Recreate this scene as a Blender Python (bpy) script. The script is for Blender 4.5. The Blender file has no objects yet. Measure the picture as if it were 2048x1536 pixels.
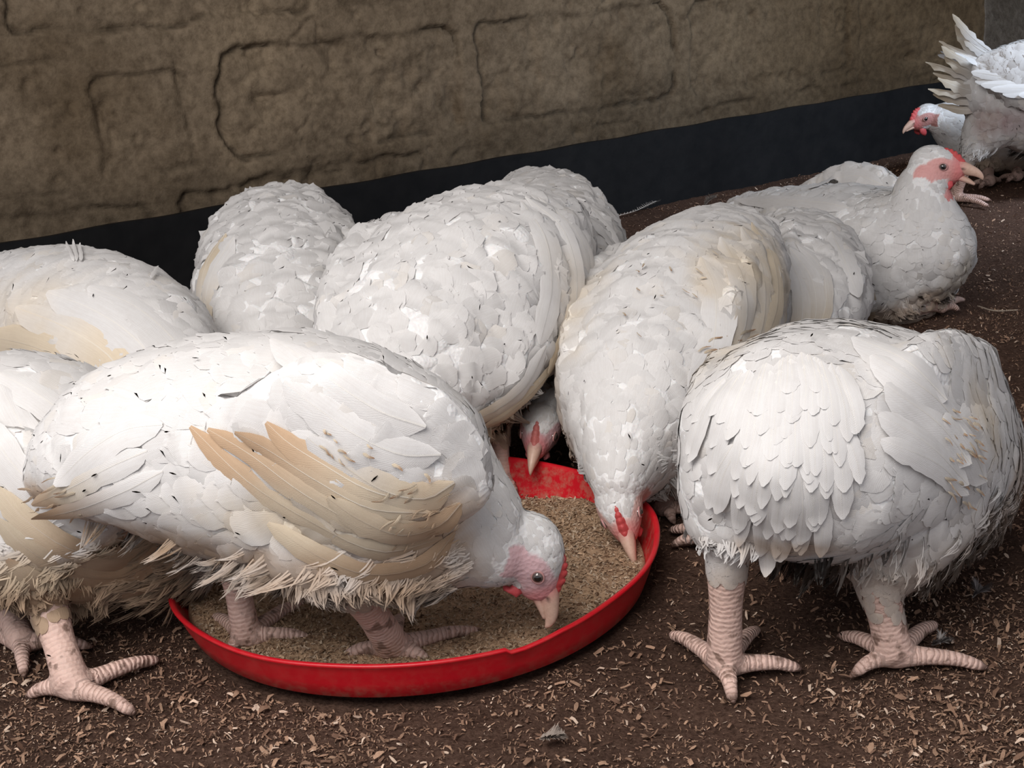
import bpy, math, random
import numpy as np
from mathutils import Vector, Matrix
from mathutils.bvhtree import BVHTree

# ---------------------------------------------------------------- camera, world, lights
scene = bpy.context.scene
COL = scene.collection
F_PX, PITCH, ROLL, CAM_H = 2700.0, 0.3128168, 0.0775828, 0.564056
cam_data = bpy.data.cameras.new('camera')
cam = bpy.data.objects.new('camera', cam_data)
COL.objects.link(cam)
cam_data.sensor_fit = 'HORIZONTAL'
cam_data.sensor_width = 36.0
cam_data.lens = 36.0 * F_PX / 2048.0
cam_data.clip_start = 0.02
cam.location = (0, 0, CAM_H)
R0 = Matrix.Rotation(math.pi / 2 - PITCH, 4, 'X')
cam.matrix_world = Matrix.Translation((0, 0, CAM_H)) @ R0 @ Matrix.Rotation(-ROLL, 4, 'Z')
scene.camera = cam

vs = scene.view_settings
vs.view_transform = 'Standard'
vs.look = 'None'
vs.gamma = 1.0
vs.exposure = 0.36
vs.use_curve_mapping = False

world = bpy.data.worlds.new('barn_air')
scene.world = world
world.use_nodes = True
world.node_tree.nodes['Background'].inputs[0].default_value = (0.90, 0.90, 0.96, 1)
world.node_tree.nodes['Background'].inputs[1].default_value = 0.42

def area(name, loc, target, size, sizey, power, color, spread=180):
    d = bpy.data.lights.new(name, 'AREA')
    d.shape = 'RECTANGLE'
    d.size = size
    d.size_y = sizey
    d.energy = power
    d.spread = math.radians(spread)
    d.color = color
    o = bpy.data.objects.new(name, d)
    COL.objects.link(o)
    o.location = loc
    o.rotation_euler = (Vector(target) - Vector(loc)).to_track_quat('-Z', 'Y').to_euler()
    return o

area('doorway_daylight', (-0.50, 0.15, 1.38), (-0.05, 1.1, 0.1), 1.2, 1.0, 13.6, (1.0, 0.955, 0.915), 125)
area('window_daylight', (1.9, 1.75, 1.3), (1.2, 2.7, 0.2), 0.4, 0.4, 5, (0.72, 0.84, 1.0), 70)

# ---------------------------------------------------------------- helpers
rng = np.random.default_rng(7)
C0 = np.array([0, 0, CAM_H])
def ray(px, py):
    u0, v0 = px - 1024.0, py - 768.0
    cr, sr = math.cos(ROLL), math.sin(ROLL)
    u = u0 * cr - v0 * sr
    v = u0 * sr + v0 * cr
    cp, sp = math.cos(PITCH), math.sin(PITCH)
    return np.array([u, F_PX * cp - v * sp, -F_PX * sp - v * cp])
def at(px, py, Y):
    d = ray(px, py)
    return C0 + d * (Y / d[1])
def gnd(px, py, z=0.0):
    d = ray(px, py)
    return C0 + d * ((z - CAM_H) / d[2])
def nrm(v):
    v = np.asarray(v, float)
    return v / (np.linalg.norm(v, axis=-1, keepdims=True) + 1e-12)
def sstep(a, b, x):
    t = np.clip((x - a) / (b - a), 0, 1)
    return t * t * (3 - 2 * t)

def hash3(ix, iy, iz, seed):
    h = (ix * 374761393 + iy * 668265263 + iz * 2147483647 + seed * 1274126177).astype(np.int64)
    h = (h ^ (h >> 13)) * 1274126177
    h = h ^ (h >> 16)
    return (h & 0xFFFF) / 65535.0
def vnoise(p, scale, seed=0):
    """smooth value noise in 0..1 for an (n,3) array"""
    q = np.asarray(p, float) * scale
    i = np.floor(q).astype(np.int64)
    f = q - i
    f = f * f * (3 - 2 * f)
    out = 0
    for dx in (0, 1):
        wx = f[:, 0] if dx else 1 - f[:, 0]
        for dy in (0, 1):
            wy = f[:, 1] if dy else 1 - f[:, 1]
            for dz in (0, 1):
                wz = f[:, 2] if dz else 1 - f[:, 2]
                out = out + wx * wy * wz * hash3(i[:, 0] + dx, i[:, 1] + dy, i[:, 2] + dz, seed)
    return out
def fbm(p, scale, octs=4, seed=0, gain=0.5):
    a, s, t = 1.0, 0.0, 0.0
    for k in range(octs):
        t = t + a * vnoise(p, scale * 2 ** k, seed + k * 17)
        s += a
        a *= gain
    return t / s

def worley(p, scale, seed=0):
    """pillow-shaped cells: about 1 in the middle of a cell, creased to 0 between cells"""
    q = np.asarray(p, float) * scale
    i = np.floor(q).astype(np.int64)
    f = q - i
    d1 = np.full(len(q), 9.0)
    d2 = np.full(len(q), 9.0)
    for dx in (-1, 0, 1):
        for dy in (-1, 0, 1):
            for dz in (-1, 0, 1):
                a, b, c = i[:, 0] + dx, i[:, 1] + dy, i[:, 2] + dz
                d = np.sqrt((dx + hash3(a, b, c, seed + 1) - f[:, 0]) ** 2 + (dy + hash3(a, b, c, seed + 2) - f[:, 1]) ** 2 + (dz + hash3(a, b, c, seed + 3) - f[:, 2]) ** 2)
                d2 = np.where(d < d1, d1, np.minimum(d2, d))
                d1 = np.minimum(d1, d)
    return np.clip((d2 - d1) * 1.6, 0, 1) ** .6

def make_mesh(name, verts, faces, mats, parent=None, col=None, fl=None, uv=None, smooth=True, mat_idx=None, normals=None):
    """verts (n,3); faces list or (m,k) array; col (n,3) linear; fl dict of float attributes; uv (n,2) per vertex"""
    me = bpy.data.meshes.new(name)
    verts = np.asarray(verts, np.float32)
    if isinstance(faces, np.ndarray):
        m, k = faces.shape
        me.vertices.add(len(verts))
        me.vertices.foreach_set('co', verts.ravel())
        me.loops.add(m * k)
        me.loops.foreach_set('vertex_index', faces.astype(np.int32).ravel())
        me.polygons.add(m)
        me.polygons.foreach_set('loop_start', np.arange(0, m * k, k, dtype=np.int32))
        me.update(calc_edges=True)
    else:
        me.from_pydata([tuple(map(float, v)) for v in verts], [], faces)
        me.update()
    for mt in (mats if isinstance(mats, (list, tuple)) else [mats]):
        me.materials.append(mt)
    if smooth:
        me.polygons.foreach_set('use_smooth', np.ones(len(me.polygons), bool))
    if mat_idx is not None:
        me.polygons.foreach_set('material_index', np.asarray(mat_idx, np.int32))
    if col is not None:
        a = me.attributes.new('col', 'FLOAT_COLOR', 'POINT')
        c4 = np.ones((len(verts), 4), np.float32)
        c4[:, :3] = col
        a.data.foreach_set('color', c4.ravel())
    if fl:
        for k_, v_ in fl.items():
            a = me.attributes.new(k_, 'FLOAT', 'POINT')
            a.data.foreach_set('value', np.asarray(v_, np.float32))
    if uv is not None:
        ul = me.uv_layers.new(name='UVMap')
        li = np.zeros(len(me.loops), np.int32)
        me.loops.foreach_get('vertex_index', li)
        ul.data.foreach_set('uv', np.asarray(uv, np.float32)[li].ravel())
    me.update()
    if normals is not None:
        me.normals_split_custom_set_from_vertices(np.asarray(normals, np.float32))
    o = bpy.data.objects.new(name, me)
    COL.objects.link(o)
    if parent is not None:
        o.parent = parent
    return o

def catmull(P, n):
    """P (k,d) control rows -> (n,d) samples through all of them"""
    P = np.asarray(P, float)
    k = len(P)
    if k == 2:
        t = np.linspace(0, 1, n)[:, None]
        return P[0] * (1 - t) + P[1] * t
    seg = np.linalg.norm(np.diff(P[:, :3], axis=0), axis=1)
    cum = np.concatenate([[0], np.cumsum(seg)])
    u = np.linspace(0, cum[-1], n)
    idx = np.clip(np.searchsorted(cum, u, side='right') - 1, 0, k - 2)
    t = ((u - cum[idx]) / np.maximum(seg[idx], 1e-9))[:, None]
    tang = np.zeros_like(P)
    tang[1:-1] = (P[2:] - P[:-2]) / (cum[2:] - cum[:-2])[:, None]
    tang[0] = (P[1] - P[0]) / max(seg[0], 1e-9)
    tang[-1] = (P[-1] - P[-2]) / max(seg[-1], 1e-9)
    h = seg[idx][:, None]
    t2, t3 = t * t, t * t * t
    return ((2 * t3 - 3 * t2 + 1) * P[idx] + (t3 - 2 * t2 + t) * h * tang[idx]
            + (-2 * t3 + 3 * t2) * P[idx + 1] + (t3 - t2) * h * tang[idx + 1])

def loft(stations, lat, n=40, m=24, power=2.0):
    """stations rows (x,y,z,rw,rh); lat = lateral hint -> verts, faces (quads/tris list), frames"""
    S = catmull(stations, n)
    c = S[:, :3]
    rw = np.maximum(S[:, 3], 0.0006)
    rh = np.maximum(S[:, 4], 0.0006)
    T = nrm(np.gradient(c, axis=0))
    lat = np.asarray(lat, float)
    Sd = nrm(lat - (T @ lat)[:, None] * T)
    V = np.cross(Sd, T)
    V = nrm(V)
    V = np.where((V[:, 2:3] < 0) & (np.abs(T[:, 2:3]) < 0.6), V, V)
    a = np.linspace(0, 2 * np.pi, m, endpoint=False)
    ca, sa = np.cos(a), np.sin(a)
    if power != 2.0:
        ca = np.sign(ca) * np.abs(ca) ** (2 / power)
        sa = np.sign(sa) * np.abs(sa) ** (2 / power)
    v = c[:, None] + Sd[:, None] * (rw[:, None] * ca)[..., None] + V[:, None] * (rh[:, None] * sa)[..., None]
    v = v.reshape(-1, 3)
    f = []
    for i in range(n - 1):
        for j in range(m):
            f.append((i * m + j, i * m + (j + 1) % m, (i + 1) * m + (j + 1) % m, (i + 1) * m + j))
    capA = c[0] - T[0] * rw[0] * 0.5
    capB = c[-1] + T[-1] * min(rw[-1], rh[-1]) * 0.6
    nv = len(v)
    v = np.vstack([v, capA, capB])
    for j in range(m):
        f.append((nv, (j + 1) % m, j))
        f.append((nv + 1, (n - 1) * m + j, (n - 1) * m + (j + 1) % m))
    return v, f, (c, T, Sd, V, S[:, 3], S[:, 4])

class Bag:
    def __init__(s):
        s.v, s.f, s.n = [], [], 0
    def add(s, v, f):
        s.v.append(np.asarray(v, float))
        s.f += [tuple(i + s.n for i in q) for q in f]
        s.n += len(v)
    def arr(s):
        return np.vstack(s.v), s.f

# ---------------------------------------------------------------- materials
def new_mat(name):
    m = bpy.data.materials.new(name)
    m.use_nodes = True
    nt = m.node_tree
    nt.nodes.clear()
    return m, nt, nt.nodes, nt.links
def N(nt, typ, **kw):
    n = nt.nodes.new(typ)
    for k, v in kw.items():
        setattr(n, k, v)
    return n
def mathn(nt, op, a, b=None, c=None):
    n = nt.nodes.new('ShaderNodeMath')
    n.operation = op
    for i, x in enumerate((a, b, c)):
        if x is None:
            continue
        if hasattr(x, 'is_output'):
            nt.links.new(x, n.inputs[i])
        else:
            n.inputs[i].default_value = x
    return n.outputs[0]
def ramp(nt, fac, stops):
    r = nt.nodes.new('ShaderNodeValToRGB')
    while len(r.color_ramp.elements) < len(stops):
        r.color_ramp.elements.new(0.5)
    for e, (p, c) in zip(r.color_ramp.elements, stops):
        e.position = p
        e.color = (*c, 1) if len(c) == 3 else c
    nt.links.new(fac, r.inputs[0])
    return r.outputs[0]
def mixc(nt, fac, a, b, typ='MIX'):
    n = nt.nodes.new('ShaderNodeMix')
    n.data_type = 'RGBA'
    n.blend_type = typ
    if hasattr(fac, 'is_output'):
        nt.links.new(fac, n.inputs[0])
    else:
        n.inputs[0].default_value = fac
    for i, x in ((6, a), (7, b)):
        if hasattr(x, 'is_output'):
            nt.links.new(x, n.inputs[i])
        else:
            n.inputs[i].default_value = (*x, 1)
    return n.outputs[2]

def mat_feather():
    m, nt, nodes, L = new_mat('white_feather')
    out = N(nt, 'ShaderNodeOutputMaterial')
    p = N(nt, 'ShaderNodeBsdfPrincipled')
    at_ = N(nt, 'ShaderNodeAttribute', attribute_name='col')
    uv = N(nt, 'ShaderNodeUVMap', uv_map='UVMap')
    sx = N(nt, 'ShaderNodeSeparateXYZ')
    L.new(uv.outputs[0], sx.inputs[0])
    # barbs: slanted fine lines either side of the shaft; v is metres across, u metres along
    av = mathn(nt, 'ABSOLUTE', sx.outputs[1])
    tc = N(nt, 'ShaderNodeTexCoord')
    nz = N(nt, 'ShaderNodeTexNoise')
    nz.inputs['Scale'].default_value = 160
    nz.inputs['Detail'].default_value = 3
    L.new(tc.outputs['Object'], nz.inputs['Vector'])
    ph = mathn(nt, 'ADD', mathn(nt, 'MULTIPLY', mathn(nt, 'SUBTRACT', sx.outputs[0], mathn(nt, 'MULTIPLY', av, 1.6)), 4200), mathn(nt, 'MULTIPLY', nz.outputs[0], 9.0))
    sn = mathn(nt, 'SINE', ph)
    bmp = N(nt, 'ShaderNodeBump')
    bmp.inputs['Strength'].default_value = 0.35
    bmp.inputs['Distance'].default_value = 0.0006
    L.new(mathn(nt, 'ADD', mathn(nt, 'MULTIPLY', sn, 0.25), mathn(nt, 'ADD', mathn(nt, 'MULTIPLY', nz.outputs[0], .7), 0.0)), bmp.inputs['Height'])
    rn = N(nt, 'ShaderNodeAttribute', attribute_name='rnd')
    cv = N(nt, 'ShaderNodeCombineXYZ')
    L.new(mathn(nt, 'MULTIPLY', sx.outputs[0], 45), cv.inputs[0])
    L.new(mathn(nt, 'MULTIPLY', sx.outputs[1], 900), cv.inputs[1])
    L.new(mathn(nt, 'MULTIPLY', rn.outputs['Fac'], 97), cv.inputs[2])
    st = N(nt, 'ShaderNodeTexNoise')
    st.inputs['Scale'].default_value = 1.0
    st.inputs['Detail'].default_value = 3
    L.new(cv.outputs[0], st.inputs['Vector'])
    streak = ramp(nt, st.outputs[0], [(0.38, (1, 1, 1)), (0.62, (0, 0, 0))])
    c = mixc(nt, mathn(nt, 'MULTIPLY', nz.outputs[0], 0.18), at_.outputs['Color'], (0.62, 0.55, 0.48), 'MULTIPLY')
    c = mixc(nt, mathn(nt, 'MULTIPLY', streak, 0.15), c, (0.70, 0.64, 0.60), 'MULTIPLY')
    L.new(c, p.inputs['Base Color'])
    p.inputs['Roughness'].default_value = 0.62
    p.inputs['Specular IOR Level'].default_value = 0.28
    p.inputs['Sheen Weight'].default_value = 0.12
    p.inputs['Sheen Roughness'].default_value = 0.5
    L.new(bmp.outputs[0], p.inputs['Normal'])
    tr = N(nt, 'ShaderNodeBsdfTranslucent')
    L.new(c, tr.inputs['Color'])
    mx = N(nt, 'ShaderNodeMixShader')
    mx.inputs[0].default_value = 0.16
    L.new(p.outputs[0], mx.inputs[1])
    L.new(tr.outputs[0], mx.inputs[2])
    L.new(mx.outputs[0], out.inputs[0])
    return m

def mat_body():
    m, nt, nodes, L = new_mat('chicken_skin_and_down')
    out = N(nt, 'ShaderNodeOutputMaterial')
    p = N(nt, 'ShaderNodeBsdfPrincipled')
    a = N(nt, 'ShaderNodeAttribute', attribute_name='col')
    sk = N(nt, 'ShaderNodeAttribute', attribute_name='skin')
    bd = N(nt, 'ShaderNodeAttribute', attribute_name='band')
    ba = N(nt, 'ShaderNodeAttribute', attribute_name='bamp')
    tc = N(nt, 'ShaderNodeTexCoord')
    nz = N(nt, 'ShaderNodeTexNoise')
    nz.inputs['Scale'].default_value = 190
    nz.inputs['Detail'].default_value = 4
    L.new(tc.outputs['Object'], nz.inputs['Vector'])
    n2 = N(nt, 'ShaderNodeTexNoise')
    n2.inputs['Scale'].default_value = 75
    n2.inputs['Detail'].default_value = 5
    L.new(tc.outputs['Object'], n2.inputs['Vector'])
    vo = N(nt, 'ShaderNodeTexVoronoi')
    vo.inputs['Scale'].default_value = 260
    L.new(tc.outputs['Object'], vo.inputs['Vector'])
    s = mathn(nt, 'SINE', mathn(nt, 'ADD', mathn(nt, 'MULTIPLY', bd.outputs['Fac'], 1450), mathn(nt, 'MULTIPLY', n2.outputs[0], 11)))
    h = mathn(nt, 'ADD', mathn(nt, 'MULTIPLY', s, mathn(nt, 'MULTIPLY', ba.outputs['Fac'], 0.75)), mathn(nt, 'MULTIPLY', vo.outputs['Distance'], 0.8))
    h = mathn(nt, 'ADD', h, mathn(nt, 'MULTIPLY', nz.outputs[0], 0.8))
    groove = ramp(nt, mathn(nt, 'MULTIPLY_ADD', s, .5, .5), [(0.0, (1, 1, 1)), (0.22, (0, 0, 0))])
    gm = mathn(nt, 'MULTIPLY', mathn(nt, 'MULTIPLY', groove, ba.outputs['Fac']), 0.60)
    c = mixc(nt, gm, a.outputs['Color'], (0.16, 0.085, 0.06))
    dirt = ramp(nt, n2.outputs[0], [(0.57, (0, 0, 0)), (0.64, (1, 1, 1))])
    c = mixc(nt, mathn(nt, 'MULTIPLY', dirt, mathn(nt, 'MULTIPLY', sk.outputs['Fac'], 0.7)), c, (0.10, 0.055, 0.035))
    L.new(c, p.inputs['Base Color'])
    p.inputs['Roughness'].default_value = 0.55
    p.inputs['Specular IOR Level'].default_value = 0.35
    p.inputs['Subsurface Weight'].default_value = 0.12
    p.inputs['Subsurface Radius'].default_value = (0.006, 0.003, 0.002)
    p.inputs['Subsurface Scale'].default_value = 1.0
    b = N(nt, 'ShaderNodeBump')
    b.inputs['Strength'].default_value = 0.55
    b.inputs['Distance'].default_value = 0.0012
    L.new(h, b.inputs['Height'])
    L.new(b.outputs[0], p.inputs['Normal'])
    L.new(p.outputs[0], out.inputs[0])
    return m

def mat_simple(name, color, rough=0.5, spec=0.5, noise=None, bump=0.0, bscale=200, sss=0.0, coat=0.0, dist=0.001):
    m, nt, nodes, L = new_mat(name)
    out = N(nt, 'ShaderNodeOutputMaterial')
    p = N(nt, 'ShaderNodeBsdfPrincipled')
    p.inputs['Base Color'].default_value = (*color, 1)
    p.inputs['Roughness'].default_value = rough
    p.inputs['Specular IOR Level'].default_value = spec
    p.inputs['Coat Weight'].default_value = coat
    if sss:
        p.inputs['Subsurface Weight'].default_value = sss
        p.inputs['Subsurface Radius'].default_value = (0.006, 0.002, 0.0015)
        p.inputs['Subsurface Scale'].default_value = 1.0
    tc = N(nt, 'ShaderNodeTexCoord')
    nz = N(nt, 'ShaderNodeTexNoise')
    nz.inputs['Scale'].default_value = bscale
    nz.inputs['Detail'].default_value = 5
    L.new(tc.outputs['Object'], nz.inputs['Vector'])
    if noise is not None:
        r = ramp(nt, nz.outputs[0], [(0.35, color), (0.68, noise)])
        L.new(r, p.inputs['Base Color'])
    if bump:
        b = N(nt, 'ShaderNodeBump')
        b.inputs['Strength'].default_value = bump
        b.inputs['Distance'].default_value = dist
        L.new(nz.outputs[0], b.inputs['Height'])
        L.new(b.outputs[0], p.inputs['Normal'])
    L.new(p.outputs[0], out.inputs[0])
    return m

def mat_attr(name, rough=0.8, spec=0.25, bump=0.3, scale=400, dist=0.001, mottle=0.3, dark=(0.5, 0.4, 0.35), sss=0.0):
    m, nt, nodes, L = new_mat(name)
    out = N(nt, 'ShaderNodeOutputMaterial')
    p = N(nt, 'ShaderNodeBsdfPrincipled')
    a = N(nt, 'ShaderNodeAttribute', attribute_name='col')
    tc = N(nt, 'ShaderNodeTexCoord')
    nz = N(nt, 'ShaderNodeTexNoise')
    nz.inputs['Scale'].default_value = scale
    nz.inputs['Detail'].default_value = 6
    nz.inputs['Roughness'].default_value = 0.65
    L.new(tc.outputs['Object'], nz.inputs['Vector'])
    f = ramp(nt, nz.outputs[0], [(0.4, (0, 0, 0)), (0.65, (1, 1, 1))])
    c = mixc(nt, mathn(nt, 'MULTIPLY', f, mottle), a.outputs['Color'], dark, 'MULTIPLY')
    L.new(c, p.inputs['Base Color'])
    p.inputs['Roughness'].default_value = rough
    p.inputs['Specular IOR Level'].default_value = spec
    if sss:
        p.inputs['Subsurface Weight'].default_value = sss
        p.inputs['Subsurface Radius'].default_value = (0.006, 0.002, 0.0015)
        p.inputs['Subsurface Scale'].default_value = 1.0
    b = N(nt, 'ShaderNodeBump')
    b.inputs['Strength'].default_value = bump
    b.inputs['Distance'].default_value = dist
    L.new(nz.outputs[0], b.inputs['Height'])
    L.new(b.outputs[0], p.inputs['Normal'])
    L.new(p.outputs[0], out.inputs[0])
    return m

M_FEATHER = mat_feather()
M_BODY = mat_body()
M_COMB = mat_attr('red_comb_skin', rough=0.5, spec=0.4, bump=0.6, scale=500, dist=0.0008, mottle=0.25, dark=(0.7, 0.35, 0.35), sss=0.2)
M_BEAK = mat_attr('horn_beak', rough=0.4, spec=0.4, bump=0.2, scale=300, dist=0.0004, mottle=0.25)
M_PUPIL = mat_simple('eye_pupil', (0.008, 0.007, 0.007), 0.08, 0.7, coat=1.0)
M_IRIS = mat_simple('eye_iris', (0.085, 0.062, 0.055), 0.15, 0.6, coat=1.0)
M_LID = mat_simple('eyelid_skin', (0.46, 0.24, 0.23), 0.5, 0.4, sss=0.1)
M_LITTER = mat_attr('litter_soil', rough=0.95, spec=0.1, bump=1.0, scale=260, dist=0.004, mottle=0.8, dark=(0.3, 0.25, 0.23))
M_CHIP = mat_attr('wood_shaving', rough=0.8, spec=0.2, bump=0.2, scale=600, mottle=0.4)
M_FEED = mat_attr('ground_feed', rough=0.9, spec=0.15, bump=1.0, scale=420, dist=0.003, mottle=0.5, dark=(0.45, 0.35, 0.28))

# ---------------------------------------------------------------- setting: wall, board, floor
W0 = np.array([-.557, 2.416, 0.0])
WD = nrm([.847, .531, 0.0])
WN = nrm([.531, -.847, 0.0])          # out of the wall, towards the camera
CORNER_S = 2.18

def wall_mat(name, tint=1.0):
    m, nt, nodes, L = new_mat(name)
    out = N(nt, 'ShaderNodeOutputMaterial')
    p = N(nt, 'ShaderNodeBsdfPrincipled')
    tc = N(nt, 'ShaderNodeTexCoord')
    n1 = N(nt, 'ShaderNodeTexNoise')
    n1.inputs['Scale'].default_value = 3.2
    n1.inputs['Detail'].default_value = 8
    n1.inputs['Roughness'].default_value = 0.62
    L.new(tc.outputs['Object'], n1.inputs['Vector'])
    n2 = N(nt, 'ShaderNodeTexNoise')
    n2.inputs['Scale'].default_value = 55
    n2.inputs['Detail'].default_value = 8
    n2.inputs['Roughness'].default_value = 0.7
    L.new(tc.outputs['Object'], n2.inputs['Vector'])
    a = N(nt, 'ShaderNodeAttribute', attribute_name='col')
    c1 = ramp(nt, n1.outputs[0], [(0.3, (0.62, 0.57, 0.50)), (0.52, (0.98, 0.96, 0.93)), (0.72, (1.32, 1.30, 1.24))])
    c2 = ramp(nt, n2.outputs[0], [(0.32, (0.62, 0.60, 0.57)), (0.6, (1.16, 1.16, 1.14))])
    c = mixc(nt, 1.0, mixc(nt, 1.0, a.outputs['Color'], c1, 'MULTIPLY'), c2, 'MULTIPLY')
    L.new(c, p.inputs['Base Color'])
    p.inputs['Roughness'].default_value = 0.92
    p.inputs['Specular IOR Level'].default_value = 0.2
    b = N(nt, 'ShaderNodeBump')
    b.inputs['Strength'].default_value = 0.8
    b.inputs['Distance'].default_value = 0.004
    L.new(n2.outputs[0], b.inputs['Height'])
    L.new(b.outputs[0], p.inputs['Normal'])
    L.new(p.outputs[0], out.inputs[0])
    return m
M_WALL = wall_mat('sandcrete_block')

def build_wall():
    s0, s1, z0, z1 = -0.9, CORNER_S, -0.02, 0.72
    st = 0.0048
    ns, nz_ = int((s1 - s0) / st), int((z1 - z0) / st)
    zl = np.concatenate([np.linspace(z0, z1, nz_), [1.0, 1.5, 2.3]])
    nz_ = len(zl)
    S, Z = np.meshgrid(np.linspace(s0, s1, ns), zl, indexing='ij')
    S, Z = S.ravel(), Z.ravel()
    P = np.stack([S, Z, 0 * S], 1)
    # joints wander a little
    jS = S + (fbm(P, 14, 4, 3) - 0.5) * 0.042 + (fbm(P, 60, 3, 33) - 0.5) * 0.012
    jZ = Z + (fbm(P, 11, 4, 5) - 0.5) * 0.034 + (fbm(P, 60, 3, 35) - 0.5) * 0.010
    blocks = [(-0.70, -0.165, .222, .440, .35), (-0.135, 0.038, .232, .405, .45), (.092, .588, .222, .425, 1.0), (.640, 1.140, .218, .420, .9),
              (1.185, 1.68, .215, .425, .5), (1.72, 2.3, .215, .425, .5),
              (-.255, .30, .482, .9, .75), (.345, .86, .480, .9, .35), (.90, 1.42, .478, .9, .4), (1.46, 2.3, .475, .9, .4), (-.9, -.31, .485, .9, .4),
              (-.9, -.06, -.1, .190, .45), (-.02, .50, -.1, .192, .5), (.56, 1.05, -.1, .182, .3), (1.1, 1.6, -.1, .185, .35), (1.65, 2.3, -.1, .185, .3)]
    h = np.zeros_like(S)
    edge = np.zeros_like(S)
    for (a, b, c, d, dep) in blocks:
        cx, cy, hx, hy, r = (a + b) / 2, (c + d) / 2, (b - a) / 2, (d - c) / 2, 0.03
        qx, qy = np.abs(jS - cx) - hx + r, np.abs(jZ - cy) - hy + r
        sd = np.minimum(np.maximum(qx, qy), 0) + np.hypot(np.maximum(qx, 0), np.maximum(qy, 0)) - r
        ins = sstep(0.006, -0.009, sd)
        rough = (fbm(P, 9, 5, int(abs(cx) * 100)) - 0.45) * 0.020 + np.maximum(0, fbm(P, 22, 4, 91) - 0.52) * -0.035
        h = h - ins * dep * (0.0045 + 0.0045 * sstep(-0.05, 0.0, sd) * fbm(P, 12, 2, 61) * 1.6) + ins * rough * (0.4 + 0.6 * dep)
        gm_ = sstep(.42, .58, fbm(P, 7, 3, int(abs(cx) * 50) + 7))
        h = h - np.exp(-((sd + .002) / .0034) ** 2) * .011 * gm_ * min(1, dep * 1.4)
        edge = np.maximum(edge, np.exp(-((sd + .002) / 0.0042) ** 2) * dep * (.3 + gm_))
    h = h + (fbm(P, 5, 3, 8) - 0.5) * 0.012 + (fbm(P, 40, 4, 9) - 0.5) * 0.004
    crk = np.abs(fbm(P, 6, 4, 44) - 0.5)
    h = h - np.exp(-(crk / 0.006) ** 2) * 0.006 * sstep(0.5, 0.62, fbm(P, 3, 2, 55))
    # small pits and holes
    for k in range(150):
        ps, pz, pr = rng.uniform(s0, s1), rng.uniform(.16, .6), rng.uniform(.0025, .008)
        d2 = ((S - ps) ** 2 + (Z - pz) ** 2) / pr ** 2
        h = h - np.exp(-d2) * pr * 1.1
    for (ps, pz, ax, az, dp) in [(-.125, .335, .008, .024, .016), (-.11, .31, .006, .015, .012), (.058, .178, .010, .008, .010), (.20, .178, .013, .006, .01), (.02, .39, .004, .03, .01),
                                 (1.37, .375, .012, .010, .012), (1.60, .36, .014, .035, .012), (.30, .178, .02, .004, .008), (.185, .335, .035, .006, .012)]:
        d2 = ((S - ps) / ax) ** 2 + ((Z - pz) / az) ** 2
        h = h - np.exp(-d2) * dp
    base = np.array([0.235, 0.183, 0.130])
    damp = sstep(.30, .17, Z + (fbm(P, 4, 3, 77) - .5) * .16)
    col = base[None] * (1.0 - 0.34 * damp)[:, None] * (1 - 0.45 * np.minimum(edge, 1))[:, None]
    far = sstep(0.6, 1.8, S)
    col = col * (1 - far[:, None] * np.array([0.46, 0.52, 0.60]))  # shade of the dim right end, painted into the wall colour
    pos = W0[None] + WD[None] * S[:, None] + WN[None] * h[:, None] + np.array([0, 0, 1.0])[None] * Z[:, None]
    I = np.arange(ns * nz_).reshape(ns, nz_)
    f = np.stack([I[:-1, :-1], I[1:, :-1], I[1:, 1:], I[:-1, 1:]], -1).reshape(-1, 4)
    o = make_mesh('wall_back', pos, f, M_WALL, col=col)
    o['kind'] = 'structure'
    # plain far side wall meeting it in the corner
    c = W0 + WD * CORNER_S
    n1, n2 = 260, 90
    bl = np.concatenate([np.linspace(-0.02, .72, n2), [1.0, 1.5, 2.3]])
    n2 = len(bl)
    A, B = np.meshgrid(np.linspace(-0.02, 2.7, n1), bl, indexing='ij')
    A, B = A.ravel(), B.ravel()
    Q = np.stack([A, B, 0 * A + 5], 1)
    hh = (fbm(Q, 6, 5, 21) - .5) * .014
    pos = c[None] + WN[None] * A[:, None] - WD[None] * hh[:, None] + np.array([0, 0, 1.0])[None] * B[:, None]
    I = np.arange(n1 * n2).reshape(n1, n2)
    f = np.stack([I[:-1, :-1], I[1:, :-1], I[1:, 1:], I[:-1, 1:]], -1).reshape(-1, 4)
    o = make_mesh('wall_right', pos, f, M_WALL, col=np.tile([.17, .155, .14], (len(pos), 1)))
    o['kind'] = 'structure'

    # dark board along the foot of the wall
    m = mat_simple('black_board', (0.0032, 0.0036, 0.0048), 0.6, 0.3, noise=(0.007, 0.007, 0.008), bump=0.35, bscale=28, dist=0.003)
    n1, n2 = 240, 14
    a = np.linspace(s0, CORNER_S - 0.004, n1)
    b = np.linspace(-0.01, .159, n2)
    vs_, fs_ = [], []
    for side in (0, 1):
        for i in a:
            w = 0.0035 * math.sin(i * 9) + 0.0025 * math.sin(i * 23 + 1)
            for j in b:
                th = 0.030 if side == 0 else 0.018
                vs_.append(W0 + WD * i + WN * (th + w * (1 - j / .2)) + np.array([0, 0, j + (0.0012 * math.sin(i * 31) if j > .15 else 0)]))
    K = n1 * n2
    for i in range(n1 - 1):
        for j in range(n2 - 1):
            q = i * n2 + j
            fs_.append((q, q + n2, q + n2 + 1, q + 1))
            fs_.append((K + q, K + q + 1, K + q + n2 + 1, K + q + n2))
        q = i * n2 + n2 - 1
        fs_.append((q, q + n2, K + q + n2, K + q))
    o = make_mesh('baseboard_back', np.array(vs_), fs_, m, smooth=False)
    o['kind'] = 'structure'
build_wall()
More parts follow.
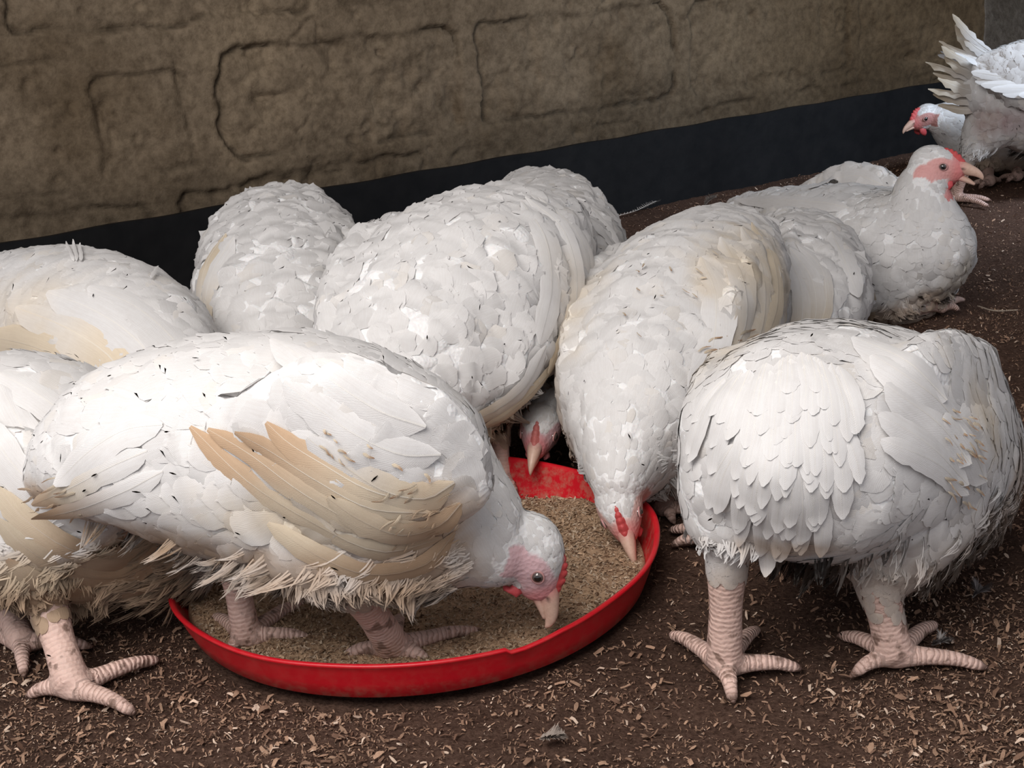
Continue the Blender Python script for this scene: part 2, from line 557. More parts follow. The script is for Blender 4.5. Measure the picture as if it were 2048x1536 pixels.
def build_ceiling():
    m = mat_simple('rusty_roof_sheet', (.10, .085, .07), .7, .3, noise=(.16, .12, .09), bump=.3, bscale=12)
    a = W0 - WD * 1.2
    b = W0 + WD * (CORNER_S + .05)
    v, f = [], []
    n = 60
    for i in range(n + 1):
        p = a + (b - a) * (i / n)
        rip = .018 * math.sin(i * 1.6)
        for (o_, z_) in ((-.05, 2.25), (2.6, 2.45)):
            for t_ in (0, .012):
                q = p + WN * o_
                v.append((q[0], q[1], z_ + rip + t_))
    for i in range(n):
        k = i * 4
        f += [(k, k + 2, k + 6, k + 4), (k + 1, k + 5, k + 7, k + 3), (k, k + 4, k + 5, k + 1), (k + 2, k + 3, k + 7, k + 6)]
    f += [(0, 1, 3, 2), (n * 4, n * 4 + 2, n * 4 + 3, n * 4 + 1)]
    o = make_mesh('ceiling', np.array(v), f, m, smooth=False)
    o['kind'] = 'structure'
build_ceiling()

PC = np.array([-0.1012, 1.1539])      # feed pan centre
PR = 0.225
def floor_h(x, y):
    P = np.stack([x, y, 0 * x], 1)
    return (fbm(P, 9, 4, 2) - .5) * 0.010 + (fbm(P, 70, 3, 4) - .5) * 0.006 - 0.004

def build_floor():
    nx, ny = 620, 900
    xs = np.linspace(-1.5, 2.0, nx)
    ys = np.concatenate([np.linspace(0.35, 1.7, 560), np.linspace(1.705, 4.3, ny - 560)])
    X, Y = np.meshgrid(xs, ys, indexing='ij')
    X, Y = X.ravel(), Y.ravel()
    # stay inside the two walls
    rel = np.stack([X - W0[0], Y - W0[1]], 1)
    dist = rel @ WN[:2]
    P = np.stack([X, Y, 0 * X], 1)
    z = floor_h(X, Y)
    t = fbm(P, 5, 4, 12)
    col = np.array([0.095, 0.056, 0.041])[None] * (0.65 + 0.9 * t)[:, None]
    I = np.arange(nx * ny).reshape(nx, ny)
    f = np.stack([I[:-1, :-1], I[1:, :-1], I[1:, 1:], I[:-1, 1:]], -1).reshape(-1, 4)
    s_ = rel @ WD[:2]
    ok = (dist > -0.03) & (s_ < CORNER_S + 0.03)
    f = f[ok[f].all(1)]
    o = make_mesh('floor', np.stack([X, Y, z], 1), f, M_LITTER, col=col)
    o['kind'] = 'structure'
build_floor()

def flakes(name, pts, sizes, cols, mat, label, cat, flat=0.5, group=None, aspect=(0.25, 0.6)):
    """many little bent chips: 6 vertices, 2 quads each"""
    n = len(pts)
    ang = rng.uniform(0, 2 * np.pi, n)
    tilt = rng.normal(0, flat, n)
    d = np.stack([np.cos(ang) * np.cos(tilt), np.sin(ang) * np.cos(tilt), np.sin(tilt)], 1)
    s = nrm(np.cross(d, nrm(np.stack([rng.normal(0, flat, n), rng.normal(0, flat, n), np.ones(n)], 1))))
    up = np.cross(s, d)
    up = np.where(up[:, 2:3] < 0, -up, up)
    L = sizes
    W = L * rng.uniform(aspect[0], aspect[1], n)
    cur = rng.uniform(-0.1, 0.35, n) * L
    v = np.zeros((n, 6, 3))
    for k, (a, b) in enumerate([(-.5, -.5), (-.5, .5), (0, -.5), (0, .5), (.5, -.5), (.5, .5)]):
        wj = W * rng.uniform(0.35, 1.1, n) * (1.0 if abs(a) < .1 else .7)
        v[:, k] = pts + d * (a * L)[:, None] + s * (b * wj)[:, None] + up * (cur * (1 if a == 0 else 0))[:, None]
    base = np.arange(n)[:, None] * 6
    f = np.concatenate([base + np.array([[0, 2, 3, 1]]), base + np.array([[2, 4, 5, 3]])])
    o = make_mesh(name, v.reshape(-1, 3), f, mat, col=np.repeat(cols, 6, 0), smooth=False)
    o['kind'] = 'stuff'
    o['label'] = label
    o['category'] = cat
    return o

def litter():
    pts = []
    n_try = 300000
    # uniform over the picture's floor: density falls with distance
    y = 0.72 + (rng.random(n_try) ** 1.6) * 2.6
    x = rng.uniform(-0.55, 0.55, n_try) * (y + 0.15)
    rel = np.stack([x - W0[0], y - W0[1]], 1)
    ok = (rel @ WN[:2] > 0.04) & (rel @ WD[:2] < CORNER_S - 0.02)
    ok &= np.hypot(x - PC[0], y - PC[1]) > PR - 0.012
    cl = fbm(np.stack([x, y, 0 * x], 1), 7, 4, 66)
    ok &= rng.random(n_try) < 0.35 + 0.9 * sstep(.4, .6, cl)
    x, y = x[ok], y[ok]
    n = len(x)
    sz = rng.lognormal(math.log(.0023), .58, n)
    z = floor_h(x, y) + sz * .25 + .0006
    t = rng.random(n)
    a, b, c = np.array([.12, .066, .044]), np.array([.37, .235, .16]), np.array([.66, .51, .40])
    col = np.where((t < .5)[:, None], a + (b - a) * (t / .5)[:, None] * .6, np.where((t < .90)[:, None], b * rng.uniform(.6, 1.1, n)[:, None], c * rng.uniform(.7, 1.1, n)[:, None]))
    flakes('litter_shavings', np.stack([x, y, z], 1), np.minimum(sz, .009), col, M_CHIP,
           'loose wood shavings and husks scattered over the dark floor litter', 'litter')
litter()

# ---------------------------------------------------------------- the red feed pan
def build_pan():
    m, nt, nodes, L = new_mat('red_plastic')
    out = N(nt, 'ShaderNodeOutputMaterial')
    p = N(nt, 'ShaderNodeBsdfPrincipled')
    tc = N(nt, 'ShaderNodeTexCoord')
    nz = N(nt, 'ShaderNodeTexNoise')
    nz.inputs['Scale'].default_value = 110
    nz.inputs['Detail'].default_value = 12
    nz.inputs['Roughness'].default_value = 0.75
    L.new(tc.outputs['Object'], nz.inputs['Vector'])
    sp = N(nt, 'ShaderNodeSeparateXYZ')
    L.new(tc.outputs['Object'], sp.inputs[0])
    a = N(nt, 'ShaderNodeAttribute', attribute_name='dust')
    f = mathn(nt, 'MULTIPLY', ramp(nt, nz.outputs[0], [(0.46, (0, 0, 0)), (0.66, (1, 1, 1))]), a.outputs['Fac'])
    c = mixc(nt, f, (0.56, 0.006, 0.016), (0.40, 0.20, 0.14))
    L.new(c, p.inputs['Base Color'])
    p.inputs['Roughness'].default_value = 0.36
    p.inputs['Specular IOR Level'].default_value = 0.5
    p.inputs['Subsurface Weight'].default_value = 0.15
    p.inputs['Subsurface Radius'].default_value = (0.01, 0.001, 0.001)
    p.inputs['Subsurface Scale'].default_value = 1.0
    b = N(nt, 'ShaderNodeBump')
    b.inputs['Strength'].default_value = 0.25
    b.inputs['Distance'].default_value = 0.002
    n3 = N(nt, 'ShaderNodeTexNoise')
    n3.inputs['Scale'].default_value = 14
    n3.inputs['Detail'].default_value = 3
    L.new(tc.outputs['Object'], n3.inputs['Vector'])
    L.new(n3.outputs[0], b.inputs['Height'])
    L.new(b.outputs[0], p.inputs['Normal'])
    L.new(p.outputs[0], out.inputs[0])
    root = bpy.data.objects.new('feed_pan', None)
    COL.objects.link(root)
    root.location = (PC[0], PC[1], 0)
    root['label'] = 'shallow round red plastic feed pan on the litter, chickens standing and pecking in it'
    root['category'] = 'feed pan'
    # profile outside bottom -> rim -> inside -> floor of the pan, (radius, z, part)
    n = 360
    prof = [(.0, .003), (.10, .003), (.19, .003), (.206, .004), (.213, .008), (.2185, .022), (.2225, .034), (.2250, .0395), (.2262, .0408), (.2258, .0424), (.2235, .0430), (.2212, .0418), (.2200, .038), (.2170, .024), (.2110, .010), (.204, .0065), (.19, .006), (.10, .006), (.0, .006)]
    v, f, dust = [], [], []
    k = len(prof)
    for i in range(n):
        a_ = 2 * math.pi * i / n
        wob = 0.0018 * math.sin(2 * a_ + .6) + 0.0010 * math.sin(5 * a_ + 1) + 0.0005 * math.sin(11 * a_)
        zw = 0.0012 * math.sin(3 * a_ + 2) + 0.0006 * math.sin(7 * a_)
        # broken step in the rim, right of the front
        dg = math.degrees(a_) % 360
        chip = 0.0
        if 291 < dg < 304:
            chip = 0.0032 * min(1, (dg - 291) / 1.0) * min(1, (304 - dg) / 9.0)
        for (r, z) in prof:
            top = 1 if z > .030 else 0
            rr = r + wob * (z / .04)
            zz = z + (zw * z / .04)
            if z > .037:
                zz -= chip
            v.append((rr * math.cos(a_), rr * math.sin(a_), zz))
            dust.append(0.0)
    v = np.array(v)
    for i in range(n):
        for j in range(k - 1):
            f.append((i * k + j, ((i + 1) % n) * k + j, ((i + 1) % n) * k + j + 1, i * k + j + 1))
    idx = np.tile(np.arange(k), n)
    dust = np.where(idx >= 12, .75, np.where(idx <= 4, .7, .10))
    make_mesh('tray', v, f, m, parent=root, fl={'dust': dust})
    return m
M_RED = build_pan()

def feed_h(x, y):
    P = np.stack([x, y, 0 * x + 3], 1)
    r = np.hypot(x - PC[0], y - PC[1]) / PR
    # the back of the pan is scraped nearly bare, the feed is banked to the front and right
    bare = np.exp(-(((x + .01) / .10) ** 2 + ((y - 1.345) / .055) ** 2))
    return 0.0165 + (fbm(P, 16, 4, 31) - .5) * 0.014 + (fbm(P, 90, 3, 32) - .5) * .004 - bare * .013 + 0.003 * r
def build_feed():
    nr, na = 110, 420
    R, A = np.meshgrid(np.linspace(0.0008, 0.2125, nr), np.linspace(0, 2 * np.pi, na, endpoint=False), indexing='ij')
    R, A = R.ravel(), A.ravel()
    x, y = PC[0] + R * np.cos(A), PC[1] + R * np.sin(A)
    z = np.maximum(feed_h(x, y), .0062)
    z = np.where(R > .2115, .012, z)
    P = np.stack([x, y, 0 * x], 1)
    t = fbm(P, 14, 4, 41)
    col = np.array([.62, .42, .27])[None] * (.55 + .8 * t)[:, None]
    I = np.arange(nr * na).reshape(nr, na)
    f = np.stack([I[:-1, :], I[1:, :], np.roll(I, -1, 1)[1:, :], np.roll(I, -1, 1)[:-1, :]], -1).reshape(-1, 4)
    # grains: chips on top in the same object
    n = 26000
    r = 0.209 * np.sqrt(rng.random(n))
    a = rng.uniform(0, 2 * np.pi, n)
    gx, gy = PC[0] + r * np.cos(a), PC[1] + r * np.sin(a)
    sz = np.minimum(rng.lognormal(math.log(.0027), .4, n), .006)
    gz = np.maximum(feed_h(gx, gy), .0062) + sz * .22
    tt = rng.random(n)
    gc = np.where((tt < .6)[:, None], np.array([.68, .48, .32]) * rng.uniform(.6, 1.15, n)[:, None], np.where((tt < .88)[:, None], np.array([.78, .62, .46]) * rng.uniform(.8, 1.1, n)[:, None], np.array([.22, .13, .08])))
    g = flakes('grain', np.stack([gx, gy, gz], 1), sz, gc, M_FEED, '', '', flat=.4, aspect=(.3, .7))
    gm = g.data
    co = np.zeros(len(gm.vertices) * 3, np.float32)
    gm.vertices.foreach_get('co', co)
    gv = co.reshape(-1, 3)
    fi = np.zeros(len(gm.loops), np.int32)
    gm.loops.foreach_get('vertex_index', fi)
    gf = fi.reshape(-1, 4)
    gcol = np.repeat(gc, 6, 0)
    bpy.data.objects.remove(g)
    V = np.vstack([np.stack([x, y, z], 1), gv])
    o = make_mesh('ground_feed', V, np.vstack([f, gf + len(x)]), M_FEED, col=np.vstack([col, gcol]))
    o['kind'] = 'stuff'
    o['label'] = 'loose tan ground feed mash filling the shallow red pan'
    o['category'] = 'chicken feed'
build_feed()

# ---------------------------------------------------------------- chickens
WHITE = np.array([.77, .76, .755])
CREAM = np.array([.70, .60, .46])
TAN = np.array([.43, .30, .195])
BROWN = np.array([.20, .115, .065])
PINK = np.array([.62, .40, .36])
SKIN = np.array([.60, .42, .36])

def poly_dist(P, A):
    """distance from points P (n,3) to polyline A (k,3 + radius) -> (distance minus radius, length along)"""
    best = np.full(len(P), 1e9)
    along = np.zeros(len(P))
    L = 0
    for i in range(len(A) - 1):
        a, b = A[i, :3], A[i + 1, :3]
        ab = b - a
        l2 = max(ab @ ab, 1e-12)
        t = np.clip(((P - a) @ ab) / l2, 0, 1)
        d = np.linalg.norm(P - (a + t[:, None] * ab), axis=1) - (A[i, 3] * (1 - t) + A[i + 1, 3] * t)
        m = d < best
        best = np.where(m, d, best)
        along = np.where(m, L + t * math.sqrt(l2), along)
        L += math.sqrt(l2)
    return best, along

T_FEATHER = np.array([0, .22, .46, .68, .84, .94, 1.0])
def feather_grid(root, d, nrml, side, L, W, lift, bend, na, shape=0.0):
    """vectorised body feathers: returns verts (n, na*3, 3) and uv"""
    n = len(root)
    t = T_FEATHER
    prof = np.minimum(1, .45 + (t / .3) * .55) * np.where(t > .5, np.sqrt(np.clip(1 - ((t - .5) / .5) ** 2.4, .012, 1)), 1)
    V = np.zeros((n, na, 3, 3))
    UV = np.zeros((n, na, 3, 2))
    for i in range(na):
        c = root + d * (t[i] * L)[:, None] + nrml * (lift * t[i] - bend * t[i] ** 2)[:, None]
        for j, s in enumerate((-1, 0, 1)):
            w = W * prof[i] * .5
            V[:, i, j] = c + side * (s * w)[:, None] - nrml * (abs(s) * w * .22)[:, None] - d * (abs(s) * L * .07 * (t[i] ** 3))[:, None]
            UV[:, i, j, 0] = t[i] * L
            UV[:, i, j, 1] = s * w
    return V, UV

def grid_faces(n, na, nb):
    q = []
    for i in range(na - 1):
        for j in range(nb - 1):
            q.append((i * nb + j, (i + 1) * nb + j, (i + 1) * nb + j + 1, i * nb + j + 1))
    q = np.array(q)
    return (np.arange(n)[:, None, None] * (na * nb) + q[None]).reshape(-1, 4)

class Flight:
    """long wing and tail feathers gathered into one mesh"""
    NA, NB = 16, 5
    def __init__(s):
        s.V, s.UV, s.C, s.F, s.n, s.Nm = [], [], [], [], 0, []
    def add(s, root, tip, normal, width, sag=0.1, col=WHITE, tipcol=None, curve=0.0, shaft=(.85, .82, .76), sharp=.5, stain=None, ragged=.05):
        root, tip = np.asarray(root, float), np.asarray(tip, float)
        ax = tip - root
        L = np.linalg.norm(ax)
        d = ax / L
        nn = nrm(np.asarray(normal, float) - (np.asarray(normal, float) @ d) * d)
        sd = np.cross(nn, d)
        t = np.linspace(0, 1, s.NA)
        prof = np.minimum(1, (t / .18) ** .6 * .9 + .1) * np.where(t > 1 - sharp, np.sqrt(np.clip(1 - ((t - (1 - sharp)) / sharp) ** 2.2, 0.02, 1)), 1)
        cl = root + ax * t[:, None] + nn * (sag * L * np.sin(np.pi * t))[:, None] + sd * (curve * L * np.sin(np.pi * t))[:, None]
        tc_ = col if tipcol is None else tipcol
        g = np.zeros((s.NA, s.NB, 3))
        uv = np.zeros((s.NA, s.NB, 2))
        c = np.zeros((s.NA, s.NB, 3))
        for j, a in enumerate((-1, -.5, 0, .5, 1)):
            w = width * .5 * prof * (1 + rng.normal(0, ragged, s.NA) * (abs(a) == 1)) * (1.0 if a > 0 else .72)
            g[:, j] = cl + sd * (a * w)[:, None] - nn * (abs(a) ** 1.5 * w * .25)[:, None]
            uv[:, j, 0] = t * L
            uv[:, j, 1] = a * w
            k = sstep(.25, .95, t)[:, None]
            c[:, j] = np.asarray(col) * (1 - k) + np.asarray(tc_) * k
        s.F.append(grid_faces(1, s.NA, s.NB) + s.n)
        s.V.append(g.reshape(-1, 3)); s.UV.append(uv.reshape(-1, 2)); s.C.append(c.reshape(-1, 3))
        s.n += s.NA * s.NB
        # raised shaft
        s.Nm += [nrm(nn[None, None] + sd[None, None] * (np.array([-1, -.5, 0, .5, 1])[None, :, None] * .25)).repeat(s.NA, 0).reshape(-1, 3), np.tile(nn, (s.NA * 3, 1))]
        g = np.zeros((s.NA, 3, 3))
        sw = width * .03 * (1.15 - t)
        for j, a in enumerate((-1, 0, 1)):
            g[:, j] = cl + sd * (a * sw)[:, None] + nn * (sw * (1.4 if a == 0 else .1))[:, None]
        c = np.tile(np.asarray(shaft) * .5 + np.asarray(col) * .5, (s.NA * 3, 1))
        s.F.append(grid_faces(1, s.NA, 3) + s.n)
        s.V.append(g.reshape(-1, 3)); s.UV.append(np.zeros((s.NA * 3, 2))); s.C.append(c)
        s.n += s.NA * 3
    def add_path(s, cl, nn, width, col=WHITE, tipcol=None, shaft=(.85, .82, .76), sharp=.4, ragged=.06, skew=.72):
        cl = np.asarray(cl)
        T = nrm(np.gradient(cl, axis=0))
        nn = nrm(nn - (nn * T).sum(1)[:, None] * T)
        sd = np.cross(nn, T)
        t = np.linspace(0, 1, s.NA)
        Ls = np.concatenate([[0], np.cumsum(np.linalg.norm(np.diff(cl, axis=0), axis=1))])
        prof = np.minimum(1, (t / .18) ** .6 * .9 + .1) * np.where(t > 1 - sharp, np.sqrt(np.clip(1 - ((t - (1 - sharp)) / sharp) ** 2.2, 0.02, 1)), 1)
        tc_ = col if tipcol is None else tipcol
        g = np.zeros((s.NA, s.NB, 3)); uv = np.zeros((s.NA, s.NB, 2)); c = np.zeros((s.NA, s.NB, 3))
        k = sstep(.25, .95, t)[:, None]
        for j, a in enumerate((-1, -.5, 0, .5, 1)):
            w = width * .5 * prof * (1 + rng.normal(0, ragged, s.NA) * (abs(a) == 1)) * (1.0 if a > 0 else skew)
            g[:, j] = cl + sd * (a * w)[:, None] - nn * (abs(a) ** 1.5 * w * .22)[:, None]
            uv[:, j, 0] = Ls
            uv[:, j, 1] = a * w
            c[:, j] = np.asarray(col) * (1 - k) + np.asarray(tc_) * k
        s.F.append(grid_faces(1, s.NA, s.NB) + s.n)
        s.V.append(g.reshape(-1, 3)); s.UV.append(uv.reshape(-1, 2)); s.C.append(c.reshape(-1, 3))
        s.n += s.NA * s.NB
        s.Nm += [nrm(nn[:, None] + sd[:, None] * (np.array([-1, -.5, 0, .5, 1])[None, :, None] * .22)).reshape(-1, 3), np.repeat(nn, 3, 0)]
        g = np.zeros((s.NA, 3, 3))
        sw = width * .020 * (1.15 - t)
        for j, a in enumerate((-1, 0, 1)):
            g[:, j] = cl + sd * (a * sw)[:, None] + nn * (sw * (1.2 if a == 0 else .1))[:, None]
        c = np.tile(np.asarray(shaft) * .5 + np.asarray(col) * .5, (s.NA * 3, 1))
        s.F.append(grid_faces(1, s.NA, 3) + s.n)
        s.V.append(g.reshape(-1, 3)); s.UV.append(np.zeros((s.NA * 3, 2))); s.C.append(c)
        s.n += s.NA * 3
    def build(s, name, parent, xf, tint):
        V = np.vstack(s.V)
        C = tint(V, np.vstack(s.C))
        return make_mesh(name, xf(V), np.vstack(s.F), M_FEATHER, parent=parent, col=C, uv=np.vstack(s.UV), normals=s.rot(np.vstack(s.Nm)),
                         fl={'rnd': rng.random(len(V))[0] + np.arange(len(V)) // (s.NA * s.NB + s.NA * 3) * .37})

def chicken(label, heading, spine, head, legs=(), wings=(), stains=(), dirt=(.10, .04), dirt_amt=.8, tail=None, density=1.0,
            fluff=3500, group=None, blemish=6, white=WHITE, seed=0, hscale=1.0, beak_open=0.0, lift=1.0, puff=.004, trace=(), neck=None):
    rg = np.random.default_rng(100 + seed)
    hd = np.array([math.cos(math.radians(heading)), math.sin(math.radians(heading)), 0])
    lat = np.array([-hd[1], hd[0], 0])
    up = np.array([0, 0, 1.0])
    def st(rows):
        return np.array([list(at(r[0], r[1], r[2])) + [r[3], r[4]] for r in rows])
    SP = st(spine)
    base = np.array([SP[2:5, 0].mean(), SP[2:5, 1].mean(), 0.0])
    root = bpy.data.objects.new('chicken', None)
    COL.objects.link(root)
    root.location = base
    root.rotation_euler = (0, 0, math.radians(heading))
    root['label'] = label
    root['category'] = 'chicken'
    if group:
        root['group'] = group
    Rm = np.stack([hd, lat, up])           # world -> local
    def xf(V):
        return (np.asarray(V) - base) @ Rm.T
    bag = Bag()
    v, f, fr = loft(SP, lat, 64, 36, 2.15)
    bag.add(v, f)
    sc, sT, sS, sV, srw, srh = fr
    NK = SP
    if neck:
        NK = st(neck)
        v, f, fr2 = loft(NK, lat, 30, 30)
        bag.add(v, f)
        sc, sT, sS, sV, srw, srh = [np.concatenate([a_, b_[8:]]) for a_, b_ in zip(fr, fr2)]
    # skull
    hp = at(*head['p'])
    tip = head['tip']
    hf = nrm(tip - hp)
    hint = np.array(head['up']) if 'up' in head else up * .9 + hd
    hu = nrm(hint - (hint @ hf) * hf)
    hs = np.cross(hu, hf)
    k = head.get('s', 1.0)
    def H(a, b, c):
        return hp + (hf * a + hs * b + hu * c) * k
    sk = [(-.034, -.004, .006, .007), (-.027, -.002, .0165, .018), (-.014, 0, .0215, .0245), (-.001, 0, .0205, .024), (.010, -.001, .0160, .0195), (.019, -.0015, .0118, .0150), (.026, -.002, .0085, .0105)]
    v, f, _ = loft(np.array([list(H(a, 0, c)) + [rw * k, rh * k] for a, c, rw, rh in sk]), hs, 22, 24)
    bag.add(v, f)
    # neck joins the last spine station to the skull
    e = NK[-1]
    nb = H(-.014, 0, -.002)
    v, f, _ = loft(np.array([list(NK[-2]), list(e), list(nb) + [.0195 * k, .0215 * k]]), lat, 18, 24)
    bag.add(v, f)
    legpolys = []
    thighs = []
    for lg in legs:
        th = st(lg['thigh'])
        v, f, _ = loft(th, lat, 20, 20)
        bag.add(v, f)
        thighs.append(th)
        hock = th[-1, :3]
        gz = lg.get('z', 0.0)
        ank = gnd(lg['ankle'][0], lg['ankle'][1], gz + .013)
        r1 = lg.get('r', .0125)
        mid = hock * .5 + ank * .5
        poly = np.array([list(hock) + [r1 * 1.22], list(hock * .78 + ank * .22) + [r1 * 1.08], list(mid) + [r1 * .92], list(ank + (hock - ank) * .16) + [r1 * .98], list(ank) + [r1 * 1.0]])
        v, f, _ = loft(np.array([list(r) + [r[3]] for r in poly]), lat, 18, 16)
        bag.add(v, f)
        legpolys.append(('shank', poly))
        for (tx, ty) in lg['toes']:
            tt = gnd(tx, ty, gz + .004)
            mid1 = ank * .62 + tt * .38 + np.array([0, 0, .0015])
            mid2 = ank * .28 + tt * .72 + np.array([0, 0, .003])
            dirn = nrm(tt - ank)
            st_ = ank + np.array([0, 0, -.003])
            poly = np.array([list(st_) + [.0105], list(mid1 * .6 + ank * .4 + np.array([0, 0, -.001])) + [.0088], list(mid1) + [.0074], list(mid2) + [.0062], list(tt) + [.0046], list(tt + dirn * .007 + np.array([0, 0, -.0015])) + [.0014]])
            poly[:, 3] *= lg.get('toe', 1.0)
            v, f, _ = loft(np.array([list(r) + [r[3] * .92] for r in poly]), np.cross(dirn, up), 22, 14)
            bag.add(v, f)
            legpolys.append(('toe', poly))
    wingdat = []
    for w in wings:
        ws = st(w['st'])
        v, f, wf = loft(ws, w.get('lat', lat), 30, 22)
        bag.add(v, f)
        wingdat.append((w, ws, wf))
    V, Fc = bag.arr()
    tmp = make_mesh('tmp', V, Fc, M_BODY)
    md = tmp.modifiers.new('r', 'REMESH')
    md.mode = 'VOXEL'
    md.voxel_size = 0.0027
    dg = bpy.context.evaluated_depsgraph_get()
    ev = tmp.evaluated_get(dg)
    em = ev.to_mesh()
    nv = len(em.vertices)
    P = np.zeros(nv * 3, np.float32)
    em.vertices.foreach_get('co', P)
    P = P.reshape(-1, 3).astype(float)
    npoly = len(em.polygons)
    ls = np.zeros(npoly, np.int32)
    lt = np.zeros(npoly, np.int32)
    em.polygons.foreach_get('loop_start', ls)
    em.polygons.foreach_get('loop_total', lt)
    li = np.zeros(len(em.loops), np.int32)
    em.loops.foreach_get('vertex_index', li)
    q = lt == 4
    Fq = li[ls[q][:, None] + np.arange(4)[None]]
    ed = np.zeros(len(em.edges) * 2, np.int32)
    em.edges.foreach_get('vertices', ed)
    ed = ed.reshape(-1, 2)
    ev.to_mesh_clear()
    tm = tmp.data
    bpy.data.objects.remove(tmp)
    bpy.data.meshes.remove(tm)
    # region weights
    skin = np.zeros(nv)
    band = np.zeros(nv)
    bestd = np.full(nv, 1e9)
    for kind, poly in legpolys:
        d, al = poly_dist(P, poly)
        m = d < bestd
        bestd = np.where(m, d, bestd)
        band = np.where(m, al + (.3 if kind == 'toe' else 0), band)
    skin = sstep(.0045, .001, bestd)
    for th in thighs:                       # feathers end at the hock
        dth, _ = poly_dist(P, np.column_stack([th[:-1, :3], np.minimum(th[:-1, 3], th[:-1, 4]) * np.linspace(1, .55, len(th) - 1)])) if len(th) > 2 else (np.full(nv, 1.0), 0)
        skin = skin * sstep(-.002, .003, dth)
    loc = (P - hp) / k
    ha, hb, hc = loc @ hf, loc @ hs, loc @ hu
    inhead = (np.abs(ha) < .045) & (np.abs(hb) < .03) & (np.abs(hc) < .034)
    deg = np.bincount(ed.ravel(), minlength=nv)
    wsm = np.where(skin > .3, .30, np.where(inhead, .35, .75))
    for it in range(22):
        if it == 5:
            wsm = np.where((skin > .3) | inhead, 0.0, wsm)
        acc = np.zeros_like(P)
        for a in range(3):
            acc[:, a] = np.bincount(ed[:, 0], P[ed[:, 1], a], nv) + np.bincount(ed[:, 1], P[ed[:, 0], a], nv)
        P = P + (acc / deg[:, None] - P) * wsm[:, None]
    # normals
    fn = np.cross(P[Fq[:, 2]] - P[Fq[:, 0]], P[Fq[:, 3]] - P[Fq[:, 1]])
    farea = np.linalg.norm(fn, axis=1) * .5
    fnn = nrm(fn)
    fcen = P[Fq].mean(1)
    vn = np.zeros_like(P)
    for c4 in range(4):
        for a in range(3):
            vn[:, a] += np.bincount(Fq[:, c4], fn[:, a], nv)
    vn = nrm(vn)
    if (((fcen - sc.mean(0)) * fnn).sum(1) * farea).sum() < 0:
        fnn, vn = -fnn, -vn
    # soft scalloped bulges of plumage in the body itself
    bul = (fbm(P * np.array([1, 1, 1.0]), 26, 2, 5 + seed) - .5) * .010
    nrad = np.interp(np.linalg.norm(P - hp, axis=1), [.05, .12], [.15, 1.0])
    pl_ = worley(P + (np.stack([fbm(P, 30, 2, 71), fbm(P, 30, 2, 72), fbm(P, 30, 2, 73)], 1) - .5) * .022, 30, seed)
    P = P + vn * ((bul * .6 + puff * pl_) * nrad * (1 - skin) * (~inhead))[:, None]
    fn = np.cross(P[Fq[:, 2]] - P[Fq[:, 0]], P[Fq[:, 3]] - P[Fq[:, 1]])
    fs_ = np.sign((fn * fnn).sum(1).mean())
    fn *= fs_
    fnn = nrm(fn)
    fcen = P[Fq].mean(1)
    vn = np.zeros_like(P)
    for c4 in range(4):
        for a in range(3):
            vn[:, a] += np.bincount(Fq[:, c4], fn[:, a], nv)
    vn = nrm(vn)

    def tint(X, C, amt=1.0):
        """dirt and stains that belong to the plumage"""
        X = np.asarray(X)
        C = np.array(C, float)
        nz = fbm(X, 45, 3, 9 + seed)
        nf = fbm(X, 230, 2, 19 + seed)
        z0, z1 = dirt
        g = sstep(z0, z1, X[:, 2] + (nz - .5) * .05) * dirt_amt * amt * sstep(.07, .12, np.linalg.norm(X - hp, axis=1))
        C = C * (1 - g[:, None]) + (TAN * 1.05 - (TAN - BROWN) * (sstep(.45, .7, nf) * .6)[:, None]) * g[:, None]
        for (c, r, colr, a) in stains:
            rr = r if isinstance(r, (tuple, list)) else (r, r, r)
            dl = (X - c) @ Rm.T / np.array(rr)
            d = np.linalg.norm(dl, axis=1)
            g = sstep(1.15, .35, d + (nz - .5) * .9) * a * amt * (.65 + .5 * nf)
            g = np.clip(g, 0, 1)
            C = C * (1 - g[:, None]) + np.asarray(colr) * g[:, None]
        return C
    # face patch
    face = np.zeros(nv)
    loc = (P - hp) / k
    ha, hb, hc = loc @ hf, loc @ hs, loc @ hu
    el = np.minimum(((ha - .004) / .018) ** 2 + ((hc - .002) / .0125) ** 2, ((ha + .012) / .013) ** 2 + ((hc + .006) / .012) ** 2)
    face = sstep(1.15, .85, el) * (np.abs(hb) > .006) * inhead
    fore = (sstep(.010, .015, ha) * inhead * (hc < .03))
    face = np.maximum(face, fore)
    redd = sstep(.010, .022, ha) * inhead
    fc = head.get('face', PINK)
    down = np.tile(white * .96, (nv, 1))
    down = tint(P, down)
    C = down * (1 - face[:, None]) + (fc * (1 - redd[:, None] * .6) + np.array([.60, .13, .13]) * redd[:, None] * .6) * face[:, None]
    kcol = SKIN * (.85 + .3 * fbm(P, 60, 3, 4))[:, None]
    claw = np.zeros(nv)
    C = C * (1 - skin[:, None]) + kcol * skin[:, None]
    for kind, poly in legpolys:
        if kind == 'toe':
            dd = np.linalg.norm(P - poly[-1, :3], axis=1)
            g = sstep(.012, .006, dd)[:, None]
            C = C * (1 - g) + np.array([.16, .10, .08]) * g
    body = make_mesh('body', xf(P), Fq, M_BODY, parent=root, col=C, fl={'skin': np.maximum(skin, 0), 'band': band, 'bamp': np.maximum(skin, 0) * np.where(band >= .3, 1.0, .28)})

    # ---- contour feathers
    area = farea.sum()
    spn = 0.0078 / math.sqrt(density)
    ncand = int(area / spn ** 2 * 3.2)
    pick = rg.choice(len(Fq), ncand, p=farea / farea.sum())
    pts = fcen[pick] + rg.normal(0, .001, (ncand, 3))
    nn_ = nrm(fnn[pick])
    # nearest spine station for flow and length
    dsp = np.linalg.norm(pts[:, None] - sc[None], axis=2)
    near = dsp.argmin(1)
